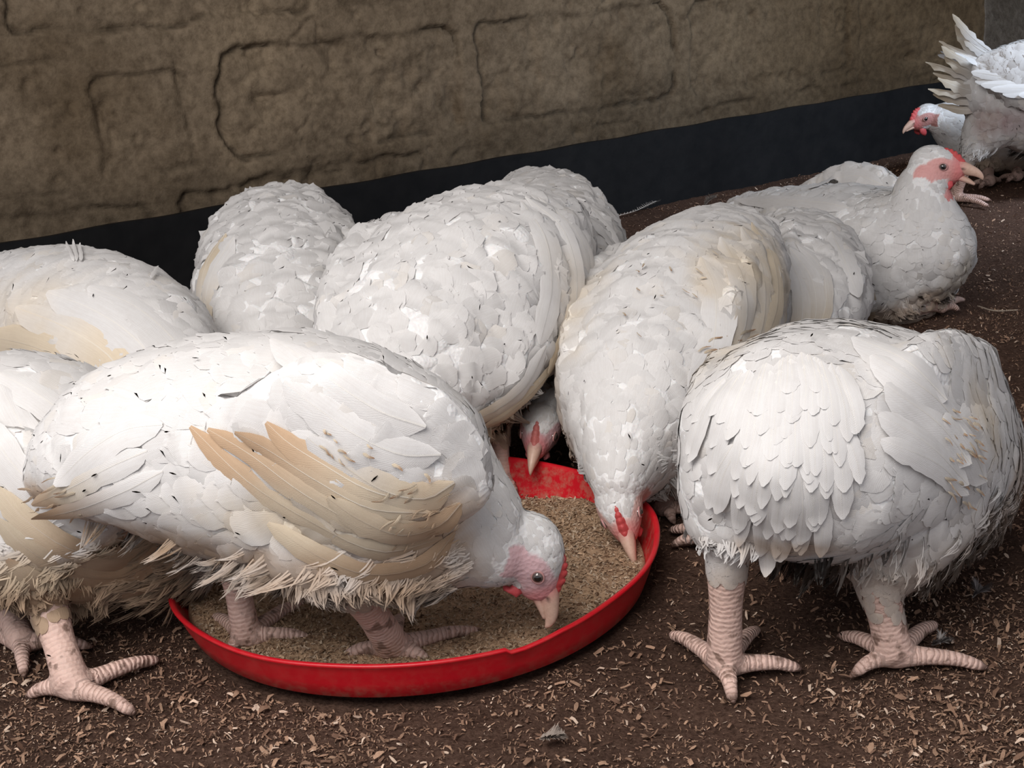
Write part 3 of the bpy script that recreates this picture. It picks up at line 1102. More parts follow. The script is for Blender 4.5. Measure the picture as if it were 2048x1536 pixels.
    tpar = near / (len(sc) - 1)
    hl = (pts - hp) / k
    qa, qb, qc = hl @ hf, hl @ hs, hl @ hu
    on_head = (np.linalg.norm(hl, axis=1) < .036)
    facef = np.minimum(((qa - .004) / .0185) ** 2 + ((qc - .002) / .013) ** 2, ((qa + .012) / .014) ** 2 + ((qc + .006) / .013) ** 2)
    reject = on_head & (((facef < 1.05) & (np.abs(qb) > .006)) | (qa > .014))
    dleg = np.full(ncand, 1e9)
    for kind, poly in legpolys:
        d, _ = poly_dist(pts, poly)
        dleg = np.minimum(dleg, d)
    dth = np.full(ncand, 1e9)
    nth = np.zeros((ncand, 3))
    for th in thighs:
        pl = np.column_stack([th[:, :3], th[:, 3]])
        pl[-1, 3] *= .8
        d, _ = poly_dist(pts, pl)
        tdir = nrm(th[-1, :3] - th[0, :3])
        m = d < dth
        dth = np.where(m, d, dth)
        nth = np.where(m[:, None], tdir, nth)
    reject |= (dleg < .004) & (dth > .003)
    reject |= pts[:, 2] < .018
    # length
    neck_start = 1 - .0
    rloc = np.minimum(srw, srh)[near]
    Lf = np.interp(rloc, [.02, .04, .07, .11], [.012, .020, .030, .036])
    Lf = np.where(on_head, .0075 * k, Lf)
    Lf = Lf * rg.uniform(.8, 1.2, ncand)
    flow = -sT[near]
    sidev = ((pts - sc[near]) * sS[near]).sum(1) / np.maximum(srw[near], .01)
    vert = ((pts - sc[near]) * up).sum(1) / np.maximum(srh[near], .01)
    flow = flow - up[None] * (np.clip(np.abs(sidev), 0, 1) * .35 + np.clip(-vert, 0, 1) * .15)[:, None] * (rloc > .05)[:, None]
    for th in thighs:
        de = np.linalg.norm(pts - th[-1, :3], axis=1)
        Lf = Lf * (.38 + .62 * sstep(.015, .075, de))
    flow = np.where(on_head[:, None], -hf[None] * 1.0, flow)
    kth = sstep(.02, -.005, dth)[:, None] * (vert < .1)[:, None]
    flow = flow * (1 - kth) + nth * kth * 1.2
    for (w, ws, wf) in wingdat:
        wc, wT, wS, wV, wrw, wrh = wf
        dd = np.linalg.norm(pts[:, None] - wc[None], axis=2)
        ni = dd.argmin(1)
        rel = pts - wc[ni]
        e2 = ((rel * wS[ni]).sum(1) / np.maximum(wrw[ni], .005)) ** 2 + ((rel * wV[ni]).sum(1) / np.maximum(wrh[ni], .01)) ** 2
        kw = sstep(1.9, 1.2, e2)[:, None]
        flow = flow * (1 - kw) + (wT[ni] * 1.0 - wV[ni] * 0) * kw
        Lf = np.where(kw[:, 0] > .5, Lf * w.get('cov', 1.0), Lf)
    flow = flow + rg.normal(0, .13, flow.shape)
    flow = nrm(flow - (flow * nn_).sum(1)[:, None] * nn_)
    keep = ~reject
    pts, nn_, flow, Lf, on_head, rloc = pts[keep], nn_[keep], flow[keep], Lf[keep], on_head[keep], rloc[keep]
    # Poisson thinning in a hash grid, spacing by feather length
    order = rg.permutation(len(pts))
    grid = {}
    sel = []
    cell = .006
    keys = np.floor(pts / cell).astype(int)
    spc = Lf * .27 / math.sqrt(density)
    pl = pts.tolist()
    kl = keys.tolist()
    sl = spc.tolist()
    for i in order.tolist():
        kx, ky, kz = kl[i]
        r = sl[i]
        nr_ = 1 if r <= cell else 2
        r2 = r * r
        x, y, z = pl[i]
        ok = True
        for ax in range(kx - nr_, kx + nr_ + 1):
            for ay in range(ky - nr_, ky + nr_ + 1):
                for az in range(kz - nr_, kz + nr_ + 1):
                    for j in grid.get((ax, ay, az), ()):
                        p_ = pl[j]
                        if (p_[0] - x) ** 2 + (p_[1] - y) ** 2 + (p_[2] - z) ** 2 < r2:
                            ok = False
                            break
                    if not ok:
                        break
                if not ok:
                    break
            if not ok:
                break
        if ok:
            grid.setdefault((kx, ky, kz), []).append(i)
            sel.append(i)
    sel = np.array(sel)
    pts, nn_, flow, Lf, on_head, rloc = pts[sel], nn_[sel], flow[sel], Lf[sel], on_head[sel], rloc[sel]
    side = np.cross(nn_, flow)
    n = len(pts)
    wd = Lf * np.where(on_head, .5, np.where(rloc < .045, .50, .80)) * rg.uniform(.85, 1.2, n)
    NA = 7
    lf = Lf * rg.uniform(.05, .115, n) * np.where(rloc < .045, .5, 1) * lift
    FV, FUV = feather_grid(pts - nn_ * .0008, flow, nn_, side, Lf, wd, lf, lf * .2, NA)
    # drape every feather over the curved body
    bv = BVHTree.FromPolygons([tuple(p) for p in P.tolist()], Fq.tolist(), epsilon=0.0)
    tt = T_FEATHER
    ctr = FV[:, :, 1].copy()
    FN = np.repeat(np.repeat(nn_[:, None, None, :], NA, 1), 3, 2)
    for i in range(1, NA):
        off = .0006 + lf * tt[i] * .75
        newc = np.zeros((n, 3))
        sn_ = np.zeros((n, 3))
        for a_ in range(n):
            r_ = bv.find_nearest(Vector(ctr[a_, i]))
            if r_[0] is None:
                newc[a_] = ctr[a_, i]
            else:
                newc[a_] = r_[0]
                sn_[a_] = vn[Fq[r_[2]]].mean(0)
        surf = newc + nn_ * off[:, None]
        mv = (surf - ctr[:, i])
        ln = np.linalg.norm(mv, axis=1)
        mv = mv * np.minimum(1, (Lf * .45) / np.maximum(ln, 1e-9))[:, None]
        FV[:, i] += mv[:, None, :]
        FN[:, i] = nrm(nrm(sn_) + nn_ * .3)[:, None, :]
        if i < NA - 1:
            for j in (0, 2):
                q_ = FV[:, i, j]
                tgt = q_.copy()
                ql = q_.tolist()
                for a_ in range(n):
                    r_ = bv.find_nearest(ql[a_])
                    if r_[0] is not None:
                        tgt[a_] = r_[0]
                mv2 = tgt + nrm(sn_) * (off * .75)[:, None] - q_
                l2 = np.linalg.norm(mv2, axis=1)
                FV[:, i, j] += mv2 * np.minimum(1, (wd * .38) / np.maximum(l2, 1e-9))[:, None]
    # geometric feather normals, eased towards the skin's so that the coat reads as soft
    du = np.gradient(FV, axis=1)
    dv_ = FV[:, :, 2] - FV[:, :, 0]
    gn = nrm(np.cross(du[:, :, 1], dv_))
    gn = np.where(((gn * FN[:, :, 1]).sum(-1) < 0)[..., None], -gn, gn)
    gn3 = np.repeat(gn[:, :, None], 3, 2)
    gn3[:, :, 0] -= nrm(dv_) * .35
    gn3[:, :, 2] += nrm(dv_) * .35
    FN = nrm(FN * .55 + nrm(gn3) * .45)
    qa_ = np.cross(FV[:, 1:, 1:] - FV[:, :-1, :-1], FV[:, :-1, 1:] - FV[:, 1:, :-1])
    qn = FN[:, 1:, 1:] + FN[:, :-1, :-1]
    dt = (nrm(qa_) * nrm(qn)).sum(-1)
    if np.median(dt) < 0:
        dt = -dt
    good = (dt > .12).all(axis=(1, 2))
    FV, FUV, FN, Lf = FV[good], FUV[good], FN[good], Lf[good]
    n = len(FV)
    shade = rg.uniform(.95, 1.02, n)
    fcol = np.repeat(white[None] * shade[:, None], NA * 3, 0)
    FVf = FV.reshape(-1, 3)
    fcol = tint(FVf, fcol)
    warm = np.repeat(np.where(rg.random(n) < .12, rg.uniform(.0, .35, n), 0), NA * 3)[:, None]
    fcol = fcol * (1 - warm) + fcol * np.array([1, .93, .82]) * warm
    Vs, Fs, Cs, Us, Ns = [FVf], [grid_faces(n, NA, 3)], [fcol], [FUV.reshape(-1, 2)], [FN.reshape(-1, 3)]
    nn0 = len(FVf)
    # ---- loose down: thin tapered strands, thick at belly and thighs
    if fluff:
        zc = fcen[:, 2]
        wgt = farea * (0.0002 + 1.0 * sstep(dirt[0] + .012, dirt[1] - .03, zc)) * (fnn[:, 2] < .35)
        dl = np.full(len(fcen), 1e9)
        for kind, poly in legpolys:
            d, _ = poly_dist(fcen, poly)
            dl = np.minimum(dl, d)
        for th in thighs:
            de = np.linalg.norm(fcen - th[-1, :3], axis=1)
            wgt = wgt + farea * .9 * sstep(.05, .02, de) * (dl > .002)
        wgt = wgt * (dl > .004) * (np.linalg.norm(fcen - hp, axis=1) > .06 * k)
        per = 9
        ncl = fluff * 2 // per
        pk = rg.choice(len(Fq), ncl, p=wgt / wgt.sum())
        cp, cn = fcen[pk], fnn[pk]
        nr2 = np.linalg.norm(cp[:, None] - sc[None], axis=2).argmin(1)
        cd = -sT[nr2] * 1.0 - up[None] * .55 * (1 - np.clip(cn[:, 2:3], 0, 1)) + rg.normal(0, .16, (ncl, 3)) + cn * .03
        for th in thighs:
            de = np.linalg.norm(cp - th[-1, :3], axis=1)
            kk = sstep(.07, .03, de)[:, None]
            cd = cd * (1 - kk) + (nrm(th[-1, :3] - th[0, :3])[None] + rg.normal(0, .12, (ncl, 3))) * kk
        cd = nrm(cd)
        cl_ = np.minimum(rg.lognormal(math.log(.019), .28, ncl), .034)
        for th in thighs:
            de = np.linalg.norm(cp - th[-1, :3], axis=1)
            cl_ = cl_ * (.55 + .45 * sstep(.015, .05, de))
        for kind, poly in legpolys:
            if kind == 'shank':
                dc, _ = poly_dist(cp, poly)
                cl_ = cl_ * (.30 + .70 * sstep(.008, .055, dc))
        ctip = cp + cd * cl_[:, None] - up[None] * (cl_ * .15)[:, None] + cn * .002
        fluff = ncl * per
        sn = np.repeat(cn, per, 0)
        cside = nrm(np.cross(cn, cd))
        sp = np.repeat(cp, per, 0) + np.repeat(cside, per, 0) * rg.normal(0, .0042, fluff)[:, None] - np.repeat(cd, per, 0) * rg.uniform(0, .006, fluff)[:, None] + sn * .0012
        tp = np.repeat(ctip, per, 0) + rg.normal(0, .0011, (fluff, 3)) + np.repeat(cd, per, 0) * rg.normal(-.002, .003, fluff)[:, None]
        sdv = nrm(np.repeat(cside, per, 0) + rg.normal(0, .25, (fluff, 3)))
        g = np.zeros((fluff, 4, 2, 3))
        for i, t_ in enumerate((0, .35, .7, 1.0)):
            c_ = sp + (tp - sp) * t_ + sn * (.0022 * math.sin(math.pi * t_))
            w_ = .00085 * (.8, 1.0, .75, .12)[i]
            g[:, i, 0] = c_ - sdv * w_
            g[:, i, 1] = c_ + sdv * w_
        g[..., 2] = np.maximum(g[..., 2], .004)
        gv = g.reshape(-1, 3)
        gc = tint(gv, np.repeat(white[None] * rg.uniform(.85, 1.02, fluff)[:, None], 8, 0), 1.0)
        dk = (np.repeat(rg.uniform(.65, 1.15, ncl), 8 * per) * np.repeat(rg.uniform(.88, 1.08, fluff), 8))[:, None]
        low = sstep(dirt[0] + .02, dirt[1] - .01, gv[:, 2])[:, None]
        gc = gc * (1 - low) + gc * dk * low
        Vs.append(gv); Cs.append(gc); Us.append(np.zeros((len(gv), 2))); Ns.append(np.repeat(nrm(sn * np.array([1, 1, .3]) + up * .35), 8, 0))
        Fs.append(grid_faces(fluff, 4, 2) + nn0)
        nn0 += len(gv)
    # ---- stray dark bits stuck to the feathers
    pk = rg.choice(len(Fq), blemish * 6, p=farea / farea.sum())
    sp, sn = fcen[pk], fnn[pk]
    fl_ = -sT[np.linalg.norm(sp[:, None] - sc[None], axis=2).argmin(1)]
    fl_ = nrm(fl_ + rg.normal(0, .35, fl_.shape))
    fl_ = nrm(fl_ - (fl_ * sn).sum(1)[:, None] * sn)
    sdv = np.cross(fl_, sn)
    L_ = rg.uniform(.002, .007, len(pk))
    g = np.zeros((len(pk), 3, 2, 3))
    for i, t_ in enumerate((0, .5, 1.0)):
        for j, s_ in enumerate((-1, 1)):
            g[:, i, j] = sp + sn * (.0058) + fl_ * (L_ * t_)[:, None] + sdv * (s_ * (.0007 if i == 1 else .00025))
    gv = g.reshape(-1, 3)
    Vs.append(gv); Cs.append(np.tile([.13, .085, .06], (len(gv), 1))); Us.append(np.zeros((len(gv), 2))); Ns.append(np.repeat(sn, 6, 0))
    Fs.append(grid_faces(len(pk), 3, 2) + nn0)
    make_mesh('plumage', xf(np.vstack(Vs)), np.vstack(Fs), M_FEATHER, parent=root, col=np.vstack(Cs), uv=np.vstack(Us), normals=nrm(np.vstack(Ns)) @ Rm.T, fl={'rnd': np.concatenate([np.repeat(rg.random(n), NA * 3), rg.random(sum(len(q__) for q__ in Vs[1:]))])})

    # ---- wings: flight feathers
    for (w, ws, wf) in wingdat:
        wc, wT, wS, wV, wrw, wrh = wf
        sgn = 1.0 if (wc.mean(0) - sc[len(sc) // 3: 2 * len(sc) // 3].mean(0)) @ wS.mean(0) > 0 else -1.0
        FL = Flight(); FL.rot = lambda n_: nrm(n_) @ Rm.T
        nfe = w.get('n', 9)
        for i in range(nfe):
            u = i / max(1, nfe - 1)
            t0 = w.get('t0', .30) + (w.get('t1', .72) - w.get('t0', .30)) * u
            ii = int(t0 * (len(wc) - 1))
            out = wS[ii] * sgn
            dn = wV[ii] * (-1 if wV[ii][2] > 0 else 1)
            if 'dn' in w:
                dn = nrm(np.array(w['dn']))
            r0 = wc[ii] + dn * wrh[ii] * w.get('drop', .35) * (1 - u * .3) + out * wrw[ii] * (.75 + .1 * (1 - u))
            L_ = w.get('L', .10) * (.8 + .35 * math.sin(math.pi * min(1, u * .8 + .2)))
            dirv = nrm(wT[min(ii + 3, len(wc) - 1)] + dn * w.get('spread', .55) * (1 - u) + rg.normal(0, .02, 3))
            FL.add(r0, r0 + dirv * L_, out + up * .2, w.get('w', .021), sag=w.get('sag', .06), col=w.get('col', white), tipcol=w.get('tip'),
                   curve=w.get('curve', 0), sharp=.42)
        for (ra, ta, nrmv, wdt, kw) in w.get('extra', []):
            FL.add(ra, ta, nrmv, wdt, **kw)
        if FL.V:
            FL.build('wing_feathers', root, xf, tint)
    # ---- long feathers lying on the coat, following its surface
    if trace:
        FL = Flight(); FL.rot = lambda n_: nrm(n_) @ Rm.T
        cx = Vector((0, 0, CAM_H))
        for ti, (path, wdt, kw) in enumerate(trace):
            pp = catmull(np.array([(a, b, 0.0) for a, b in path], float), FL.NA)
            depth, nrmls = [], []
            for a, b, _ in pp:
                d = nrm(ray(a, b))
                r_ = bv.ray_cast(cx, Vector(d))
                if r_[0] is None:
                    depth.append(np.nan); nrmls.append([0, 0, 0])
                else:
                    depth.append(r_[3]); nrmls.append(list(vn[Fq[r_[2]]].mean(0)))
            depth, nrmls = np.array(depth), np.array(nrmls)
            okd = ~np.isnan(depth)
            if okd.sum() < 2:
                continue
            ix = np.arange(len(depth))
            depth = np.interp(ix, ix[okd], depth[okd])
            depth = np.convolve(np.pad(depth, 2, 'edge'), np.ones(5) / 5, 'valid')
            for a in range(3):
                nrmls[:, a] = np.interp(ix, ix[okd], nrmls[okd, a])
                nrmls[:, a] = np.convolve(np.pad(nrmls[:, a], 3, 'edge'), np.ones(7) / 7, 'valid')
            pos = np.array([C0 + nrm(ray(a, b)) * dd for (a, b, _), dd in zip(pp, depth)])
            nrmls = nrm(nrmls)
            t = np.linspace(0, 1, FL.NA)
            pos = pos + nrmls * (.0036 + .0022 * t + .0022 * ti / len(trace))[:, None]
            FL.add_path(pos, nrmls, wdt, **kw)
        if FL.V:
            FL.build('long_feathers', root, xf, tint)
    # ---- tail
    TL = Flight(); TL.rot = lambda n_: nrm(n_) @ Rm.T
    t_ = tail or {}
    nt_ = t_.get('n', 7)
    e0 = SP[1, :3]
    td = nrm(SP[0, :3] - SP[1, :3]) if 'dir' not in t_ else nrm(t_['dir'])
    for i in range(nt_):
        u = (i / max(1, nt_ - 1) - .5) * 2
        dv = nrm(td + lat * u * t_.get('fan', .5) + up * (t_.get('rise', .15) - .15 * abs(u)))
        r0 = e0 + lat * u * SP[1, 3] * .6 + up * SP[1, 4] * t_.get('top', .45)
        L_ = t_.get('L', .065) * (1 - .15 * abs(u))
        TL.add(r0, r0 + dv * L_, up + lat * u * .8, t_.get('w', .022), sag=.08, col=white, sharp=.35)
    for (ra, ta, nrmv, wdt, kw) in t_.get('extra', []):
        TL.add(ra, ta, nrmv, wdt, **kw)
    if TL.V:
        TL.build('tail_feathers', root, xf, tint)

    # ---- beak, comb, wattles, eyes
    for nm_, rows in (('upper_beak', [(.012, .004, .0098, .0095), (.024, .0035, .0078, .0078), (.034, .0015, .0058, .0064), (.043, -.001, .0036, .0046), (.0485, -.0048, .0018, .0026), (.0500, -.0075, .0006, .0009)]),
                      ('lower_beak', [(.012, -.007, .0085, .0050), (.023, -.0052, .0066, .0042), (.034, -.0048, .0048, .0032), (.043, -.0056, .0022, .0016)])):
        rr = []
        for a, c, rw, rh in rows:
            if nm_ == 'lower_beak' and beak_open:
                da = a - .012
                a, c = .012 + da * math.cos(beak_open), c - da * math.sin(beak_open)
            rr.append(list(H(a, 0, c)) + [rw * k, rh * k])
        v, f, _ = loft(np.array(rr), hs, 18, 18)
        lo = (v - hp) / k
        a = lo @ hf
        horn = np.array([.62, .42, .33])
        cc = horn[None] * (1 + 0 * a)[:, None]
        g = sstep(.034, .018, a)[:, None]
        cc = cc * (1 - g) + head.get('cere', np.array([.62, .24, .23])) * g
        if nm_ == 'upper_beak':
            nost = np.exp(-(((a - .027) / .0028) ** 2 + ((lo @ hu - .003) / .0012) ** 2))[:, None] * (np.abs(lo @ hs) > .003)[:, None]
            cc = cc * (1 - nost * .85)
        make_mesh(nm_, xf(v), f, M_BEAK, parent=root, col=cc)
    # comb: low serrated ridge
    cs = head.get('comb', 1.0)
    nA, nT = 41, 4
    rows = []
    cols = []
    for i in range(nA):
        u = i / (nA - 1)
        a = .027 - .030 * u
        b0 = np.interp(a, [-.012, -.001, .010, .019, .026, .03], [.0245, .0240, .0185, .0135, .0085, .006]) - .002
        teeth = .55 + .45 * abs(math.sin(u * math.pi * 5.5)) ** .7
        hgt = (.0018 + .0085 * math.sin(math.pi * min(1, u * .95 + .10)) ** .8 * teeth) * cs
        for j in range(nT):
            w_ = j / (nT - 1)
            thk = (.0042 * (1 - w_) + .0010) * (1 if u < .97 else .4)
            for s_ in (-1, 1):
                rows.append(H(a + .002 * w_, s_ * thk, b0 + hgt * w_))
                cols.append(np.array([.60, .085, .085]) * (1 - .15 * w_) + np.array([.08, .03, .03]) * 0)
    f = []
    def id_(i, j, s_):
        return (i * nT + j) * 2 + s_
    for i in range(nA - 1):
        for j in range(nT - 1):
            f.append((id_(i, j, 0), id_(i + 1, j, 0), id_(i + 1, j + 1, 0), id_(i, j + 1, 0)))
            f.append((id_(i, j, 1), id_(i, j + 1, 1), id_(i + 1, j + 1, 1), id_(i + 1, j, 1)))
        f.append((id_(i, nT - 1, 0), id_(i + 1, nT - 1, 0), id_(i + 1, nT - 1, 1), id_(i, nT - 1, 1)))
    for i in (0, nA - 1):
        for j in range(nT - 1):
            f.append((id_(i, j, 0), id_(i, j + 1, 0), id_(i, j + 1, 1), id_(i, j, 1)))
    cc = np.array(cols) * head.get('combcol', 1.0)
    make_mesh('comb', xf(np.array(rows)), f, M_COMB, parent=root, col=cc)
    for s_ in (-1, 1):
        ws_ = head.get('wattle', 1.0)
        rr = [(.016, .0065, -.012, .002, .003), (.014, .0085, -.015, .0035, .006), (.0125, .0095, -.0195, .0035, .0065 * ws_), (.011, .0095, -.0195 - .005 * ws_, .0030, .0050 * ws_), (.0105, .009, -.0205 - .008 * ws_, .0010, .002)]
        v, f, _ = loft(np.array([list(H(a, b * s_, c)) + [rw * k, rh * k] for a, b, c, rw, rh in rr]), hs, 14, 14)
        make_mesh('wattle', xf(v), f, M_COMB, parent=root, col=np.tile(np.array([.58, .09, .10]) * head.get('combcol', 1.0), (len(v), 1)))
        # eye: sphere with its pole outward
        ec = H(.0055, s_ * .0160, .0045)
        ax = nrm(hs * s_ + hf * .18 + hu * .05)
        r_ = .0046 * k
        b1 = nrm(np.cross(ax, hu))
        b2 = np.cross(ax, b1)
        vv, ff, mi = [], [], []
        n1, n2 = 14, 24
        for i in range(n1 + 1):
            th_ = math.pi * .62 * i / n1
            for j in range(n2):
                ph = 2 * math.pi * j / n2
                vv.append(ec + (ax * math.cos(th_) + (b1 * math.cos(ph) + b2 * math.sin(ph)) * math.sin(th_)) * r_)
        for i in range(n1):
            for j in range(n2):
                ff.append((i * n2 + j, i * n2 + (j + 1) % n2, (i + 1) * n2 + (j + 1) % n2, (i + 1) * n2 + j))
                mi.append(0 if i < 4 else 1)
        eye = make_mesh('eye', xf(np.array(vv)), ff, [M_PUPIL, M_IRIS], parent=root, mat_idx=mi)
        # lid ring
        vv, ff = [], []
        n1, n2 = 28, 8
        for i in range(n1):
            ph = 2 * math.pi * i / n1
            cdir = b1 * math.cos(ph) * 1.12 + b2 * math.sin(ph) * .92
            cc_ = ec + ax * r_ * .36 + cdir * r_ * .93
            for j in range(n2):
                q_ = 2 * math.pi * j / n2
                vv.append(cc_ + (cdir * math.cos(q_) + ax * math.sin(q_)) * .0010 * k)
        for i in range(n1):
            for j in range(n2):
                ff.append((i * n2 + j, i * n2 + (j + 1) % n2, ((i + 1) % n1) * n2 + (j + 1) % n2, ((i + 1) % n1) * n2 + j))
        make_mesh('eyelid', xf(np.array(vv)), ff, M_LID, parent=eye)
    return root

FLOCK = 'flock of white broiler chickens'
FZ = 0.012     # feed depth under feet standing in the pan

def wisps(seed, n, a, b, c, d, dirn, col):
    """short dark soiled barbs inside the quad a b c d"""
    rg = np.random.default_rng(seed)
    out = []
    for _ in range(n):
        u, v = rg.random(), rg.random()
        p = (np.array(a) * (1 - u) + np.array(b) * u) * (1 - v) + (np.array(c) * (1 - u) + np.array(d) * u) * v
        q = np.array(dirn, float) * rg.uniform(.5, 1.4) + rg.normal(0, 4, 2)
        m = p + q * .5 + np.array([-q[1], q[0]]) * rg.normal(0, .12)
        out.append(([tuple(p), tuple(m), tuple(p + q)], rg.uniform(.0012, .0032), dict(col=CREAM * .8, tipcol=col, ragged=.1, sharp=.9)))
    return out

# A: the big bird across the front, standing in the pan
chicken('tan winged white chicken standing in the red pan, its eye showing as it pecks', 0,
    spine=[(75, 985, 1.00, .012, .012), (140, 940, 1.00, .045, .040), (250, 895, 1.00, .072, .062), (400, 885, .995, .086, .080), (550, 900, .99, .092, .091), (700, 940, .985, .095, .094),
           (820, 995, .98, .088, .085), (895, 1035, .975, .068, .066), (950, 1060, .972, .048, .050), (1000, 1085, .970, .034, .037)],
    head=dict(p=(1064, 1122, .970), tip=at(1112, 1252, .965), s=1.14, up=(1, -.15, .45), face=np.array([.66, .44, .46]), comb=.6, wattle=.35),
    legs=[dict(thigh=[(640, 1060, .94, .05, .05), (680, 1125, .935, .036, .036), (705, 1165, .938, .021, .021)], ankle=(785, 1290), z=FZ, r=.0145, toes=[(955, 1262), (855, 1322), (690, 1312), (800, 1235)]),
          dict(thigh=[(460, 1000, 1.05, .045, .045), (455, 1060, 1.04, .03, .03), (462, 1105, 1.035, .017, .017)], ankle=(492, 1268), z=FZ, r=.0125, toes=[(605, 1205), (620, 1278), (462, 1300), (425, 1235)])],
    wings=[dict(st=[(905, 1030, .905, .012, .028), (870, 985, .895, .016, .052), (780, 930, .888, .018, .066), (660, 880, .89, .018, .064), (550, 860, .90, .014, .045), (470, 850, .91, .008, .02)],
                n=0, cov=1.3)],
    trace=[([(905, 1060), (850, 1120), (740, 1140), (640, 1105), (540, 1040)], .026, dict(col=TAN * 1.25, tipcol=CREAM * .9)),
           ([(880, 1070), (760, 1095), (620, 1030), (500, 955), (388, 853)], .026, dict(col=CREAM * .95, tipcol=TAN * 1.4, shaft=(1, .97, .9), ragged=.1)),
           ([(870, 1045), (750, 1050), (620, 985), (510, 905), (425, 858)], .026, dict(col=CREAM, tipcol=TAN * 1.3, shaft=(1, .97, .9), ragged=.1)),
           ([(860, 1020), (740, 1010), (630, 950), (540, 890), (480, 858)], .024, dict(col=CREAM, tipcol=TAN * 1.35, shaft=(1, .97, .9), ragged=.1)),
           ([(850, 1000), (740, 975), (650, 925), (580, 880), (540, 842)], .024, dict(col=CREAM * 1.02, tipcol=TAN * 1.35, shaft=(1, .97, .9), ragged=.1)),
           ([(920, 1000), (880, 1040), (800, 1060), (720, 1030), (660, 985)], .028, dict(col=TAN * 1.3, tipcol=CREAM * 1.02)),
           ([(905, 960), (850, 990), (770, 975), (690, 925), (620, 870)], .034, dict(col=CREAM * 1.05, tipcol=WHITE)),
           ([(880, 905), (800, 905), (710, 865), (640, 815), (575, 765)], .032, dict(tipcol=WHITE)),
           ([(850, 850), (760, 820), (680, 770), (610, 725), (545, 690)], .032, dict(tipcol=WHITE)),
           ([(330, 850), (260, 860), (190, 900), (120, 965)], .026, dict()), ([(300, 900), (230, 930), (150, 970), (75, 1000)], .022, dict(tipcol=CREAM)), ([(330, 940), (250, 980), (160, 1010), (70, 1025)], .02, dict(tipcol=TAN))]
    + wisps(31, 34, (770, 945), (915, 975), (790, 1085), (925, 1085), (-22, 10), BROWN * 1.7) + wisps(32, 14, (55, 960), (130, 950), (70, 1040), (240, 1030), (-26, 8), BROWN * 1.4) + wisps(33, 12, (640, 840), (800, 900), (640, 900), (860, 960), (16, 10), BROWN * 1.5),
    stains=[(at(640, 1030, .89), (.12, .05, .032), CREAM, .85), (at(880, 1020, .9), (.035, .05, .040), TAN * 1.35, .9), (at(650, 1120, .92), (.12, .06, .03), TAN * 1.15, .7), (at(850, 1130, .93), (.05, .06, .05), TAN * 1.2, .8), (at(110, 1010, .98), (.04, .06, .025), TAN * 1.2, .9), (at(300, 1070, .95), (.13, .08, .026), TAN * 1.1, .95)],
    dirt=(.158, .10), dirt_amt=.75, puff=.003, tail=dict(n=0), fluff=6500, seed=1, blemish=8, group=None)

# B: left edge
chicken('white chicken with brown soiled belly cropped by the left edge, feet outside the pan', 4,
    spine=[(-190, 860, 1.12, .02, .02), (-140, 880, 1.12, .06, .055), (-60, 900, 1.12, .088, .085), (30, 925, 1.12, .098, .098), (120, 965, 1.12, .10, .10), (205, 1005, 1.12, .092, .094), (285, 1050, 1.12, .07, .075),
           (345, 1075, 1.13, .05, .055), (395, 1050, 1.15, .034, .038), (430, 1010, 1.17, .027, .028)],
    head=dict(p=(475, 985, 1.18), tip=at(560, 1000, 1.17), s=1.0),
    legs=[dict(thigh=[(40, 1060, 1.05, .06, .06), (70, 1140, 1.045, .042, .042), (90, 1195, 1.04, .024, .024)], ankle=(145, 1370), r=.0150, toes=[(310, 1320), (262, 1422), (62, 1388)], toe=1.1),
          dict(thigh=[(-10, 1080, 1.15, .045, .045), (0, 1150, 1.14, .032, .032), (10, 1195, 1.13, .018, .018)], ankle=(42, 1280), r=.0125, toes=[(175, 1292), (48, 1345), (-40, 1270)])],
    wings=[dict(st=[(215, 1090, 1.035, .012, .03), (160, 1060, 1.02, .016, .055), (60, 1010, 1.015, .018, .062), (-60, 960, 1.02, .016, .05), (-160, 930, 1.03, .008, .02)], n=0)],
    trace=[([(355, 1120), (290, 1175), (180, 1190), (90, 1165), (15, 1110)], .028, dict(col=TAN * 1.2, tipcol=BROWN * 2, shaft=(.3, .2, .14))), ([(340, 1090), (250, 1145), (150, 1140), (60, 1090), (0, 1030)], .03, dict(col=TAN * 1.35, tipcol=CREAM * .9)),
           ([(330, 1060), (240, 1110), (140, 1090), (50, 1030), (0, 970)], .03, dict(col=TAN * 1.35, tipcol=CREAM)), ([(170, 990), (100, 930), (40, 850), (0, 780)], .034, dict()), ([(120, 1020), (60, 960), (10, 900), (-40, 830)], .034, dict()),
           ([(180, 880), (120, 830), (60, 790), (0, 760)], .034, dict())],
    stains=[(at(200, 1120, 1.03), (.15, .06, .04), TAN, .7), (at(40, 1120, 1.02), (.1, .06, .03), CREAM, .6)],
    dirt=(.155, .10), dirt_amt=.95, puff=.003, fluff=6500, seed=2, group=None)

